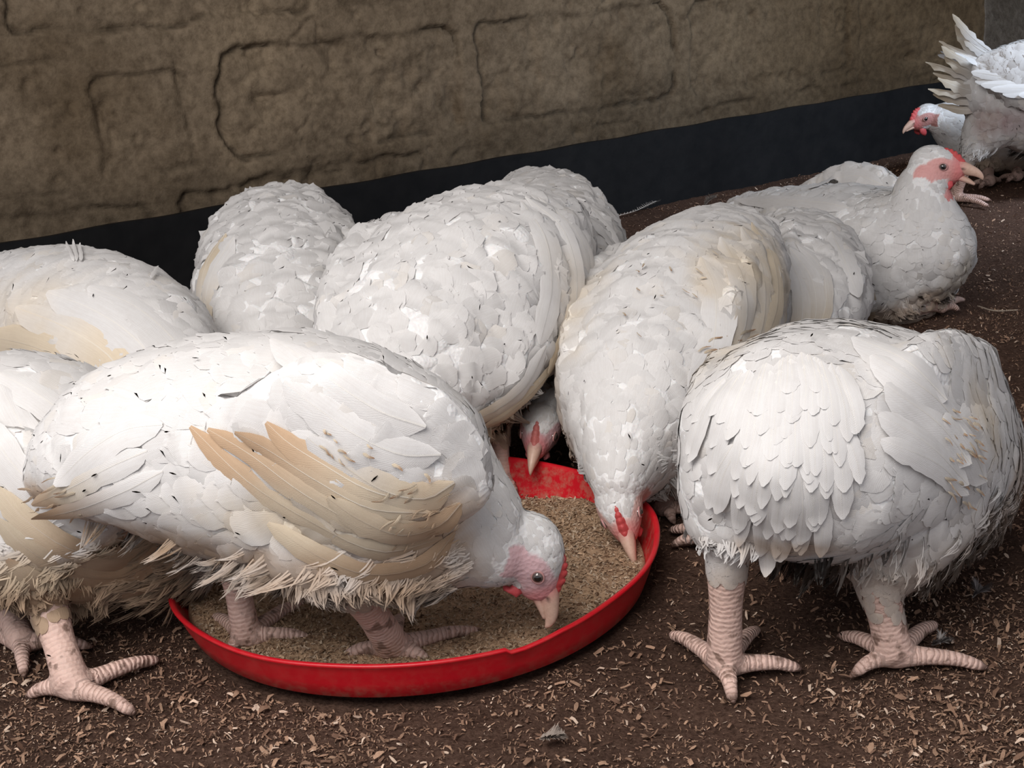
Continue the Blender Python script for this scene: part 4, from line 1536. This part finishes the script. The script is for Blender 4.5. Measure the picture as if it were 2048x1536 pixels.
# C: left, behind
chicken('chicken with smooth cream stained wing at left, no feet or head visible, below black board', -38,
    spine=[(-60, 560, 1.74, .02, .02), (-20, 590, 1.68, .055, .045), (50, 615, 1.62, .085, .070), (120, 640, 1.56, .098, .083), (195, 672, 1.50, .10, .090), (265, 720, 1.43, .094, .088), (330, 785, 1.37, .072, .075),
           (380, 850, 1.31, .046, .048), (415, 905, 1.27, .032, .033)],
    head=dict(p=(440, 950, 1.24), tip=at(470, 1010, 1.20), s=1.0),
    legs=[dict(thigh=[(180, 800, 1.45, .05, .05), (190, 880, 1.44, .03, .03), (195, 930, 1.44, .018, .018)], ankle=(215, 1010), toes=[(280, 1010), (260, 1040), (170, 1010)]),
          dict(thigh=[(260, 780, 1.55, .05, .05), (265, 840, 1.54, .03, .03), (270, 880, 1.53, .018, .018)], ankle=(280, 950), toes=[(350, 950), (320, 985), (240, 940)])],
    wings=[dict(st=[(300, 800, 1.33, .012, .03), (250, 750, 1.36, .016, .06), (150, 700, 1.43, .018, .07), (60, 660, 1.52, .016, .05), (-20, 630, 1.60, .008, .022)], n=0, cov=1.25)],
    trace=[([(390, 760), (350, 690), (270, 620), (180, 580)], .05, dict()), ([(330, 790), (290, 700), (200, 630), (100, 590)], .05, dict()), ([(270, 800), (230, 720), (140, 660), (40, 620)], .05, dict(col=CREAM * 1.12, tipcol=WHITE)), ([(200, 790), (150, 730), (70, 690), (-20, 670)], .05, dict(col=CREAM * 1.12, tipcol=CREAM * 1.16)),
           ([(150, 530), (142, 512), (134, 493)], .005, dict(ragged=.1, sharp=.8)), ([(155, 530), (152, 510), (147, 490)], .005, dict(ragged=.1, sharp=.8)), ([(165, 530), (162, 513), (160, 497)], .005, dict(ragged=.1, sharp=.8)), ([(300, 565), (306, 552), (312, 544)], .005, dict(ragged=.1, sharp=.8))],
    stains=[(at(70, 680, 1.45), (.12, .10, .09), CREAM * 1.12, .6), (at(150, 740, 1.42), (.08, .08, .06), CREAM * 1.1, .5)],
    dirt=(.09, .04), puff=.004, fluff=1500, seed=3, tail=dict(L=.05))

# D: centre left, bowed towards the camera
chicken('clean white chicken bowed against the black board, left of the big central chicken', -82,
    spine=[(560, 425, 1.99, .02, .018), (560, 440, 1.94, .055, .045), (562, 475, 1.87, .088, .072), (566, 530, 1.78, .106, .090), (570, 605, 1.68, .110, .100), (580, 700, 1.58, .102, .095), (592, 790, 1.50, .080, .080),
           (605, 860, 1.43, .046, .048), (615, 910, 1.38, .032, .033)],
    head=dict(p=(622, 955, 1.34), tip=at(628, 1010, 1.29), s=1.0),
    legs=[dict(thigh=[(500, 700, 1.66, .05, .05), (490, 780, 1.66, .03, .03), (488, 830, 1.65, .018, .018)], ankle=(490, 900), toes=[(470, 940), (520, 935), (490, 870)]),
          dict(thigh=[(640, 700, 1.68, .05, .05), (650, 770, 1.67, .03, .03), (652, 810, 1.66, .018, .018)], ankle=(655, 880), toes=[(640, 915), (690, 915), (655, 850)])],
    wings=[dict(st=[(455, 720, 1.58, .014, .03), (437, 670, 1.62, .018, .06), (432, 600, 1.70, .018, .07), (445, 530, 1.80, .014, .045), (470, 480, 1.88, .008, .02)], n=0),
           dict(st=[(705, 700, 1.56, .014, .03), (718, 640, 1.62, .018, .06), (712, 570, 1.70, .018, .07), (690, 500, 1.80, .014, .045), (660, 455, 1.88, .008, .02)], n=0)],
    trace=[([(455, 470), (418, 530), (407, 590), (418, 660)], .03, dict(col=CREAM, tipcol=WHITE)), ([(470, 480), (430, 550), (418, 620), (432, 690)], .03, dict(tipcol=CREAM))],
    dirt=(.07, .03), puff=.0085, fluff=800, seed=4, lift=1.25, tail=dict(L=.04, n=5))

# E: the big central bird
chicken('biggest roundest white chicken in the centre, long wing feathers curving down its right side', -114,
    spine=[(1105, 430, 1.72, .02, .018), (1085, 445, 1.66, .055, .040), (1045, 475, 1.60, .088, .062), (985, 530, 1.52, .115, .088), (925, 600, 1.45, .128, .104), (860, 688, 1.38, .116, .104), (812, 772, 1.31, .090, .085),
           (780, 850, 1.25, .052, .052), (757, 900, 1.21, .034, .034)],
    head=dict(p=(738, 945, 1.18), tip=at(722, 1010, 1.13), s=1.05),
    legs=[dict(thigh=[(955, 740, 1.42, .052, .052), (985, 805, 1.39, .032, .032), (998, 850, 1.375, .017, .017)], ankle=(1005, 955), z=.008, r=.0105, toes=[(985, 990), (1030, 985), (1010, 930)]),
          dict(thigh=[(800, 800, 1.34, .055, .055), (785, 880, 1.33, .032, .032), (780, 920, 1.32, .017, .017)], ankle=(775, 990), z=FZ, r=.0115, toes=[(740, 1030), (800, 1030), (775, 960)])],
    wings=[dict(st=[(975, 790, 1.30, .02, .03), (1025, 705, 1.34, .034, .05), (1075, 605, 1.43, .038, .062), (1092, 510, 1.53, .030, .05), (1080, 440, 1.61, .012, .02)], n=0),
           dict(st=[(705, 830, 1.28, .014, .03), (690, 750, 1.33, .018, .06), (705, 640, 1.42, .019, .075), (760, 530, 1.52, .016, .055), (840, 450, 1.60, .008, .02)], n=0)],
    trace=[([(1060, 395), (1150, 470), (1168, 590), (1100, 735)], .030, dict(col=WHITE, tipcol=CREAM * 1.03)), ([(1075, 400), (1165, 485), (1180, 600), (1115, 715)], .028, dict(col=WHITE, tipcol=CREAM * 1.03)), ([(1050, 400), (1125, 470), (1145, 600), (1085, 745)], .030, dict(col=WHITE, tipcol=CREAM * 1.05)),
           ([(1040, 410), (1085, 480), (1095, 580), (1070, 690)], .040, dict()), ([(1110, 715), (1060, 775), (1000, 825), (950, 850)], .018, dict(col=CREAM, tipcol=CREAM)), ([(1085, 690), (1040, 770), (980, 815), (920, 840)], .026, dict(tipcol=CREAM))],
    stains=[(at(1120, 600, 1.4), (.05, .02, .08), CREAM, .35), (at(930, 830, 1.33), (.05, .08, .025), TAN, .55)],
    dirt=(.13, .085), dirt_amt=.85, puff=.007, fluff=2500, seed=5, lift=1.25, tail=dict(L=.05))

# F: behind E, head peeking below
chicken('white chicken behind the big central one, pale pink face down at the pan back rim', -98,
    spine=[(1062, 378, 2.18, .02, .018), (1066, 392, 2.12, .048, .036), (1078, 420, 2.03, .072, .058), (1094, 462, 1.93, .088, .078), (1106, 520, 1.82, .096, .086), (1116, 595, 1.71, .088, .082), (1124, 670, 1.60, .066, .066),
           (1122, 735, 1.50, .042, .042), (1108, 795, 1.42, .030, .030)],
    head=dict(p=(1078, 868, 1.36), tip=at(1048, 990, 1.285), s=1.05, face=np.array([.56, .36, .38]), cere=np.array([.55, .28, .27]), comb=.45, combcol=np.array([1.0, 2.2, 2.0]), wattle=.3),
    legs=[dict(thigh=[(1030, 620, 1.82, .04, .04), (1030, 680, 1.80, .028, .028), (1030, 720, 1.78, .016, .016)], ankle=(1035, 800), toes=[(1020, 830), (1060, 830), (1035, 775)]),
          dict(thigh=[(1170, 610, 1.82, .04, .04), (1172, 670, 1.80, .028, .028), (1172, 700, 1.78, .016, .016)], ankle=(1170, 775), toes=[(1150, 800), (1190, 800), (1170, 750)])],
    wings=[dict(st=[(1165, 640, 1.66, .014, .03), (1192, 590, 1.74, .016, .05), (1198, 520, 1.84, .016, .06), (1175, 450, 1.96, .012, .04), (1140, 410, 2.05, .008, .02)], n=0)],
    trace=[([(1180, 420), (1215, 460), (1232, 495)], .016, dict(ragged=.2)), ([(1165, 430), (1205, 475), (1225, 515)], .018, dict(ragged=.2)), ([(1120, 390), (1150, 405), (1168, 408)], .012, dict(ragged=.3))],
    dirt=(.05, .02), puff=.009, fluff=600, seed=6, lift=1.3, tail=dict(L=.04, n=5))

# G: right centre, pecking with red comb showing
chicken('cream stained chicken pecking in the right of the pan, narrow red comb seen from above', -112,
    spine=[(1490, 462, 1.72, .02, .018), (1470, 478, 1.67, .052, .040), (1435, 515, 1.60, .080, .060), (1400, 575, 1.52, .098, .082), (1362, 650, 1.44, .108, .098), (1318, 745, 1.36, .105, .100), (1282, 830, 1.28, .082, .085),
           (1252, 905, 1.22, .048, .055), (1240, 965, 1.185, .030, .035)],
    head=dict(p=(1243, 1028, 1.165), tip=at(1266, 1118, 1.13), s=1.02, face=np.array([.66, .42, .38]), comb=.55, wattle=.4),
    legs=[dict(thigh=[(1400, 800, 1.36, .052, .052), (1390, 880, 1.34, .032, .032), (1375, 925, 1.33, .017, .017)], ankle=(1325, 1010), toes=[(1345, 1040), (1395, 1030), (1290, 990)]),
          dict(thigh=[(1430, 850, 1.26, .05, .05), (1430, 950, 1.24, .03, .03), (1430, 1000, 1.23, .016, .016)], ankle=(1430, 1070), toes=[(1350, 1088), (1345, 1060), (1470, 1060)])],
    wings=[dict(st=[(1400, 815, 1.27, .014, .03), (1440, 750, 1.30, .018, .06), (1485, 660, 1.38, .019, .072), (1510, 560, 1.48, .016, .055), (1510, 490, 1.58, .008, .02)], n=0, cov=1.15),
           dict(st=[(1165, 850, 1.28, .012, .03), (1150, 770, 1.33, .014, .05), (1165, 680, 1.42, .014, .06), (1210, 580, 1.52, .012, .045), (1290, 510, 1.62, .008, .02)], n=0)],
    trace=[([(1500, 450), (1540, 520), (1545, 620), (1490, 740)], .034, dict(col=CREAM * 1.05, tipcol=CREAM)), ([(1480, 460), (1518, 540), (1515, 660), (1450, 770)], .036, dict(col=WHITE, tipcol=CREAM)), ([(1440, 480), (1480, 560), (1480, 660), (1420, 760)], .040, dict(col=WHITE, tipcol=CREAM)),
           ([(1400, 520), (1430, 600), (1420, 700), (1370, 780)], .040, dict())]
    + wisps(41, 40, (1400, 660), (1500, 640), (1360, 860), (1440, 850), (24, -8), BROWN * 1.6) + wisps(42, 12, (1250, 520), (1480, 480), (1200, 700), (1400, 640), (8, 10), BROWN * 1.8),
    stains=[(at(1480, 620, 1.42), (.16, .07, .12), CREAM * 1.02, .95), (at(1430, 760, 1.30), (.06, .07, .055), TAN * 1.25, .95), (at(1150, 700, 1.38), (.12, .05, .10), CREAM, .7), (at(1380, 860, 1.30), (.04, .08, .05), TAN * 1.1, .6)],
    dirt=(.12, .07), puff=.005, fluff=3000, seed=7, lift=1.1, tail=dict(L=.045))

# H: front right, seen from behind
_hr = np.random.default_rng(3)
H_TRACE = []
for _k in range(95):
    _ty = 1115 - 340 * (_k / 94) + _hr.normal(0, 12)
    _hw = 60 + 110 * min(1, (1130 - _ty) / 130)
    _cxx = 1560 - 12 * (_k / 94)
    _q = _hr.uniform(-1, 1)
    _tx = _cxx + _q * _hw
    _tx = max(_tx, 1376 + 30 * abs(_ty - 960) / 150)
    _ln = _hr.uniform(110, 165)
    _rx = _tx + (1590 - _tx) * .30
    _ln = min(_ln, _ty - 715 - abs(_rx - 1600) * .35)
    if _ln < 70:
        continue
    H_TRACE.append(([(_rx, _ty - _ln), ((_rx + _tx) / 2 + _q * 9, _ty - _ln * .5), (_tx, _ty)], _hr.uniform(.014, .021), dict(ragged=.05, sharp=.45, col=WHITE * _hr.uniform(.96, 1.0))))
H_TRACE += [([(1925, 985), (1860, 925), (1750, 880)], .022, dict()), ([(1925, 965), (1850, 895), (1745, 832)], .026, dict()), ([(1930, 925), (1860, 845), (1760, 775)], .034, dict()), ([(1920, 870), (1850, 790), (1740, 725)], .038, dict()), ([(1880, 800), (1810, 735), (1700, 690)], .038, dict()), ([(1960, 960), (1925, 890), (1870, 830)], .032, dict())]
chicken('white chicken at front right turned away, drooping tail feathers, both pink feet on the litter', 60,
    spine=[(1555, 950, .875, .03, .03), (1570, 925, .90, .070, .064), (1605, 900, .94, .092, .084), (1655, 885, .985, .106, .092), (1715, 885, 1.03, .112, .096), (1780, 900, 1.08, .108, .096), (1840, 935, 1.13, .088, .085),
           (1870, 985, 1.17, .052, .055), (1872, 1020, 1.195, .032, .034)],
    head=dict(p=(1862, 1050, 1.215), tip=at(1850, 1085, 1.25), s=1.0, up=(.8, .5, .3)),
    legs=[dict(thigh=[(1490, 965, .95, .055, .055), (1462, 1040, .942, .038, .038), (1455, 1095, .938, .025, .025)], ankle=(1448, 1325), r=.0145, toes=[(1345, 1270), (1592, 1335), (1465, 1395), (1512, 1260)], toe=1.05),
          dict(thigh=[(1800, 1000, .985, .068, .068), (1775, 1090, .96, .048, .048), (1755, 1160, .945, .027, .027)], ankle=(1788, 1305), r=.0155, toes=[(1962, 1332), (1712, 1345), (1685, 1272), (1868, 1250)], toe=1.05)],
    wings=[dict(st=[(1960, 900, 1.08, .018, .04), (1950, 860, 1.04, .022, .062), (1900, 830, .98, .022, .066), (1830, 800, .93, .018, .05), (1760, 780, .90, .008, .02)], n=0, cov=1.2),
           dict(st=[(1530, 790, 1.08, .014, .03), (1470, 820, 1.04, .018, .055), (1425, 870, .99, .018, .06), (1405, 950, .95, .014, .045), (1410, 1020, .92, .008, .02)], n=0)],
    trace=H_TRACE + wisps(51, 34, (1860, 800), (1930, 830), (1880, 1000), (1960, 1000), (14, 16), BROWN * 1.9),
    stains=[(at(1885, 850, .98), (.05, .06, .045), CREAM * .95, .9), (at(1900, 985, 1.0), (.04, .04, .04), TAN * 1.1, .8), (at(1950, 950, 1.03), (.05, .05, .06), TAN * 1.25, .6), (at(1600, 1110, .88), (.03, .06, .012), TAN, .7), (at(1480, 740, 1.0), (.06, .05, .04), CREAM * 1.05, .5), (at(1900, 1000, 1.0), (.03, .03, .03), TAN * 1.1, .6)],
    dirt=(.135, .08), dirt_amt=.55, fluff=4000, seed=8, tail=dict(n=0), puff=.0025, lift=.7, blemish=6)

# I: sitting in profile, right
chicken('white chicken sitting on litter at right, head raised in profile with open beak', -32,
    spine=[(1462, 412, 2.32, .015, .012), (1510, 420, 2.27, .045, .030), (1585, 445, 2.19, .080, .058), (1665, 475, 2.10, .100, .082), (1740, 500, 2.02, .108, .094), (1805, 520, 1.96, .104, .098), (1852, 528, 1.925, .080, .084), (1885, 535, 1.905, .05, .055)],
    neck=[(1830, 545, 1.94, .06, .06), (1850, 500, 1.925, .068, .070), (1852, 460, 1.925, .056, .060), (1846, 422, 1.93, .046, .049), (1845, 385, 1.935, .040, .041), (1851, 355, 1.935, .033, .034)],
    head=dict(p=(1880, 335, 1.93), tip=at(1957, 345, 1.905), s=1.22, up=(0, 0, 1), face=np.array([.66, .34, .32]), comb=.65, wattle=.8),
    legs=[dict(thigh=[(1790, 575, 1.94, .06, .05), (1830, 600, 1.91, .04, .035), (1850, 610, 1.90, .016, .016)], ankle=(1880, 612), toes=[(1925, 600), (1915, 618)], r=.010)],
    wings=[dict(st=[(1760, 520, 1.93, .016, .04), (1720, 525, 1.95, .026, .062), (1670, 520, 2.0, .026, .062), (1620, 500, 2.06, .020, .045), (1560, 470, 2.14, .010, .02)], n=0),
           dict(st=[(1800, 400, 2.06, .016, .03), (1745, 385, 2.12, .018, .045), (1690, 390, 2.18, .018, .05), (1600, 410, 2.24, .012, .03), (1520, 425, 2.30, .008, .015)], n=0)],
    trace=[([(1640, 440), (1700, 500), (1725, 570), (1745, 640)], .034, dict(tipcol=CREAM)), ([(1610, 450), (1670, 520), (1700, 590), (1715, 655)], .036, dict()), ([(1580, 460), (1640, 530), (1670, 600), (1690, 655)], .036, dict()), ([(1700, 420), (1650, 410), (1560, 405), (1480, 405)], .03, dict()), ([(1770, 375), (1720, 352), (1670, 360), (1620, 385)], .03, dict())],
    stains=[(at(1870, 610, 1.86), (.04, .06, .025), TAN, .8), (at(1920, 560, 1.88), (.03, .05, .05), CREAM * .7, .7), (at(1730, 630, 1.93), (.04, .05, .025), TAN * 1.2, .5)],
    dirt=(.035, .012), dirt_amt=.7, puff=.005, fluff=2500, seed=9, tail=dict(L=.045, n=5), beak_open=.28)

# J: between G and I
chicken('low white chicken with tan edged wing tip wedged against the left of the sitting chicken', -100,
    spine=[(1585, 455, 2.02, .02, .018), (1588, 470, 1.97, .050, .036), (1595, 505, 1.90, .076, .056), (1600, 550, 1.82, .088, .074), (1598, 605, 1.74, .088, .076), (1588, 665, 1.67, .066, .066), (1570, 712, 1.62, .042, .044)],
    head=dict(p=(1560, 745, 1.60), tip=at(1555, 775, 1.55), s=.95),
    legs=[dict(thigh=[(1560, 660, 1.76, .05, .04), (1555, 700, 1.74, .03, .03), (1552, 715, 1.73, .016, .016)], ankle=(1550, 735), toes=[(1540, 755), (1570, 755)], r=.010)],
    wings=[dict(st=[(1545, 655, 1.66, .014, .03), (1565, 600, 1.70, .018, .055), (1585, 540, 1.78, .018, .06), (1600, 490, 1.88, .014, .04), (1600, 460, 1.95, .008, .02)], n=0)],
    trace=[([(1590, 490), (1640, 540), (1648, 610), (1625, 685)], .022, dict(col=WHITE * .95, tipcol=CREAM * .9)), ([(1580, 500), (1622, 560), (1628, 630), (1600, 700)], .024, dict(col=WHITE * .95, tipcol=CREAM * .9)), ([(1570, 510), (1600, 580), (1600, 650), (1575, 710)], .036, dict(tipcol=CREAM)), ([(1660, 470), (1690, 540), (1710, 600)], .04, dict())],
    stains=[(at(1620, 610, 1.68), (.05, .03, .05), CREAM, .35)],
    dirt=(.05, .02), puff=.008, fluff=800, seed=10, lift=1.2, tail=dict(L=.04, n=5))

# K: top right, walking out of the frame
chicken('white chicken leaving the frame at top right with ragged spread tail feathers', 8,
    spine=[(1925, 150, 2.68, .02, .02), (1955, 165, 2.68, .055, .055), (2005, 180, 2.69, .085, .088), (2065, 190, 2.70, .105, .110), (2130, 195, 2.71, .110, .118), (2200, 205, 2.72, .10, .108), (2255, 210, 2.73, .075, .080)],
    neck=[(2240, 200, 2.73, .06, .06), (2280, 150, 2.74, .045, .05), (2300, 110, 2.74, .032, .034)],
    head=dict(p=(2312, 70, 2.74), tip=at(2370, 85, 2.74), s=1.1),
    legs=[dict(thigh=[(1990, 240, 2.68, .06, .06), (1955, 285, 2.68, .034, .034), (1940, 315, 2.68, .020, .020)], ankle=(1910, 392), toes=[(1978, 400), (1975, 412), (1890, 405)], r=.012),
          dict(thigh=[(2080, 250, 2.80, .06, .06), (2085, 300, 2.80, .034, .034), (2085, 320, 2.80, .018, .018)], ankle=(2080, 375), toes=[(2140, 380), (2120, 390), (2060, 372)], r=.012)],
    wings=[dict(st=[(2200, 170, 2.60, .014, .04), (2150, 160, 2.59, .018, .07), (2070, 150, 2.59, .018, .07), (2000, 140, 2.61, .014, .045), (1950, 130, 2.63, .008, .02)], n=7, L=.10, t0=.3, t1=.7, spread=.2, drop=.3)],
    stains=[(at(1975, 235, 2.66), (.04, .06, .05), np.array([.30, .15, .12]), .8), (at(2040, 240, 2.62), (.05, .05, .04), np.array([.45, .30, .32]), .5)],
    dirt=(.11, .06), fluff=2500, seed=11,
    tail=dict(L=.08, n=5, extra=[(at(1985 + 3 * i, 105 + 9 * i, 2.66 + .004 * (i % 3)), at(1905 - 9 * i + 14 * (i % 3) if i < 7 else 1856 + 10 * (i % 3), 28 + 16 * i + 6 * (i % 2), 2.63 + .012 * (i % 4)), (-.2, -1, .2), .017 + .003 * (i % 3), dict(sag=.03 + .02 * (i % 2), col=WHITE * .95, tipcol=CREAM * .75, curve=.05 + .02 * (i % 3), ragged=.25, sharp=.55)) for i in range(12)]))

# L: in the shade behind K
chicken('shaded chicken facing left beside the black board, behind the ragged tailed chicken', 175,
    spine=[(2120, 250, 3.06, .02, .02), (2090, 255, 3.05, .055, .055), (2040, 260, 3.04, .085, .085), (1990, 265, 3.03, .095, .092), (1945, 262, 3.02, .080, .080), (1910, 250, 3.01, .052, .056), (1885, 240, 3.0, .038, .040)],
    head=dict(p=(1846, 238, 3.0), tip=at(1801, 262, 2.98), s=1.15, up=(0, 0, 1), face=np.array([.45, .22, .2])),
    legs=[dict(thigh=[(1985, 300, 3.0, .05, .05), (1980, 325, 2.98, .032, .032), (1975, 340, 2.98, .018, .018)], ankle=(1980, 362), toes=[(1945, 368), (1960, 375), (2000, 362)], r=.012),
          dict(thigh=[(2040, 300, 3.06, .05, .05), (2035, 320, 3.05, .032, .032), (2032, 335, 3.05, .018, .018)], ankle=(2035, 352), toes=[(2000, 356), (2015, 362), (2055, 350)], r=.012)],
    dirt=(.08, .03), fluff=500, seed=12)

# ---------------------------------------------------------------- loose feathers on the litter
def loose_feather(label, pts, width, downy=0.0, col=(.5, .46, .42), seed=0):
    """a small dropped feather: curved shaft with ragged vane, real thickness in the shaft"""
    rg = np.random.default_rng(seed)
    P = np.array(pts, float)
    S = catmull(P, 26)
    T = nrm(np.gradient(S, axis=0))
    side = nrm(np.cross(np.array([0, 0, 1.0]), T))
    base = S.mean(0)
    base[2] = 0
    root = bpy.data.objects.new('dropped_feather', None)
    COL.objects.link(root)
    root.location = base
    root['label'] = label
    root['category'] = 'feather'
    root['group'] = 'loose feathers on the litter'
    v, f, _ = loft(np.column_stack([P, np.full(len(P), .0009), np.full(len(P), .0009)]), (0, 0, 1), 26, 8)
    make_mesh('shaft', v - base, f, M_CHIP, parent=root, col=np.tile(np.array(col) * 1.1, (len(v), 1)))
    vv, ff = [], []
    for sgn in (-1, 1):
        for i in range(1, 26):
            for rep in range(3 + int(3 * downy)):
                t = i / 25
                w = width * (math.sin(math.pi * min(1, t * .9 + .08)) ** .6) * rg.uniform(.6, 1.1)
                tip = S[i] + side[i] * sgn * w + T[i] * w * rg.uniform(.4, 1.0) + np.array([0, 0, rg.uniform(0, .35 + downy) * w])
                b0, b1 = S[i] - T[i] * .001, S[i] + T[i] * .001
                k0 = len(vv)
                mid = (S[i] + tip) / 2 + np.array([0, 0, .0006])
                vv += [b0, b1, mid - T[i] * .0007, mid + T[i] * .0007, tip]
                ff += [(k0, k0 + 1, k0 + 3, k0 + 2), (k0 + 2, k0 + 3, k0 + 4)]
    vv = np.array(vv)
    make_mesh('vane', vv - base, ff, M_CHIP, parent=root, col=np.tile(np.array(col), (len(vv), 1)))
loose_feather('long pale feather lying on the litter right of the rearmost feeding chicken', [gnd(1235, 432, .003), gnd(1270, 422, .006), gnd(1300, 408, .008), gnd(1330, 394, .004)], .012, seed=1)
loose_feather('small fluffy white feather standing up left of the sitting chicken tail', [gnd(1410, 412, .004), gnd(1416, 404, .016), gnd(1424, 398, .026), gnd(1432, 394, .036)], .010, 1.0, (.6, .58, .56), seed=2)
loose_feather('thin curved white quill on dark litter behind the sitting chicken', [gnd(1655, 332, .004), gnd(1700, 344, .006), gnd(1745, 345, .006), gnd(1778, 326, .012)], .004, seed=3)
loose_feather('tiny grey down feather on litter above the front right chicken foot', [gnd(1945, 1195, .003), gnd(1955, 1185, .008), gnd(1966, 1176, .006)], .010, .8, (.22, .20, .20), seed=4)
loose_feather('tiny grey down feather beside the right foot of front right chicken', [gnd(1865, 1290, .003), gnd(1880, 1285, .008), gnd(1893, 1278, .006)], .008, .8, (.30, .28, .27), seed=5)
loose_feather('thin pale quill on the litter at the right edge below sitting chicken', [gnd(1955, 612, .003), gnd(1990, 622, .006), gnd(2035, 620, .005)], .004, seed=6, col=(.4, .33, .26))
loose_feather('small grey feather on the litter at the bottom centre foreground', [gnd(1080, 1478, .003), gnd(1105, 1474, .006), gnd(1128, 1470, .005)], .008, .6, (.26, .22, .19), seed=7)
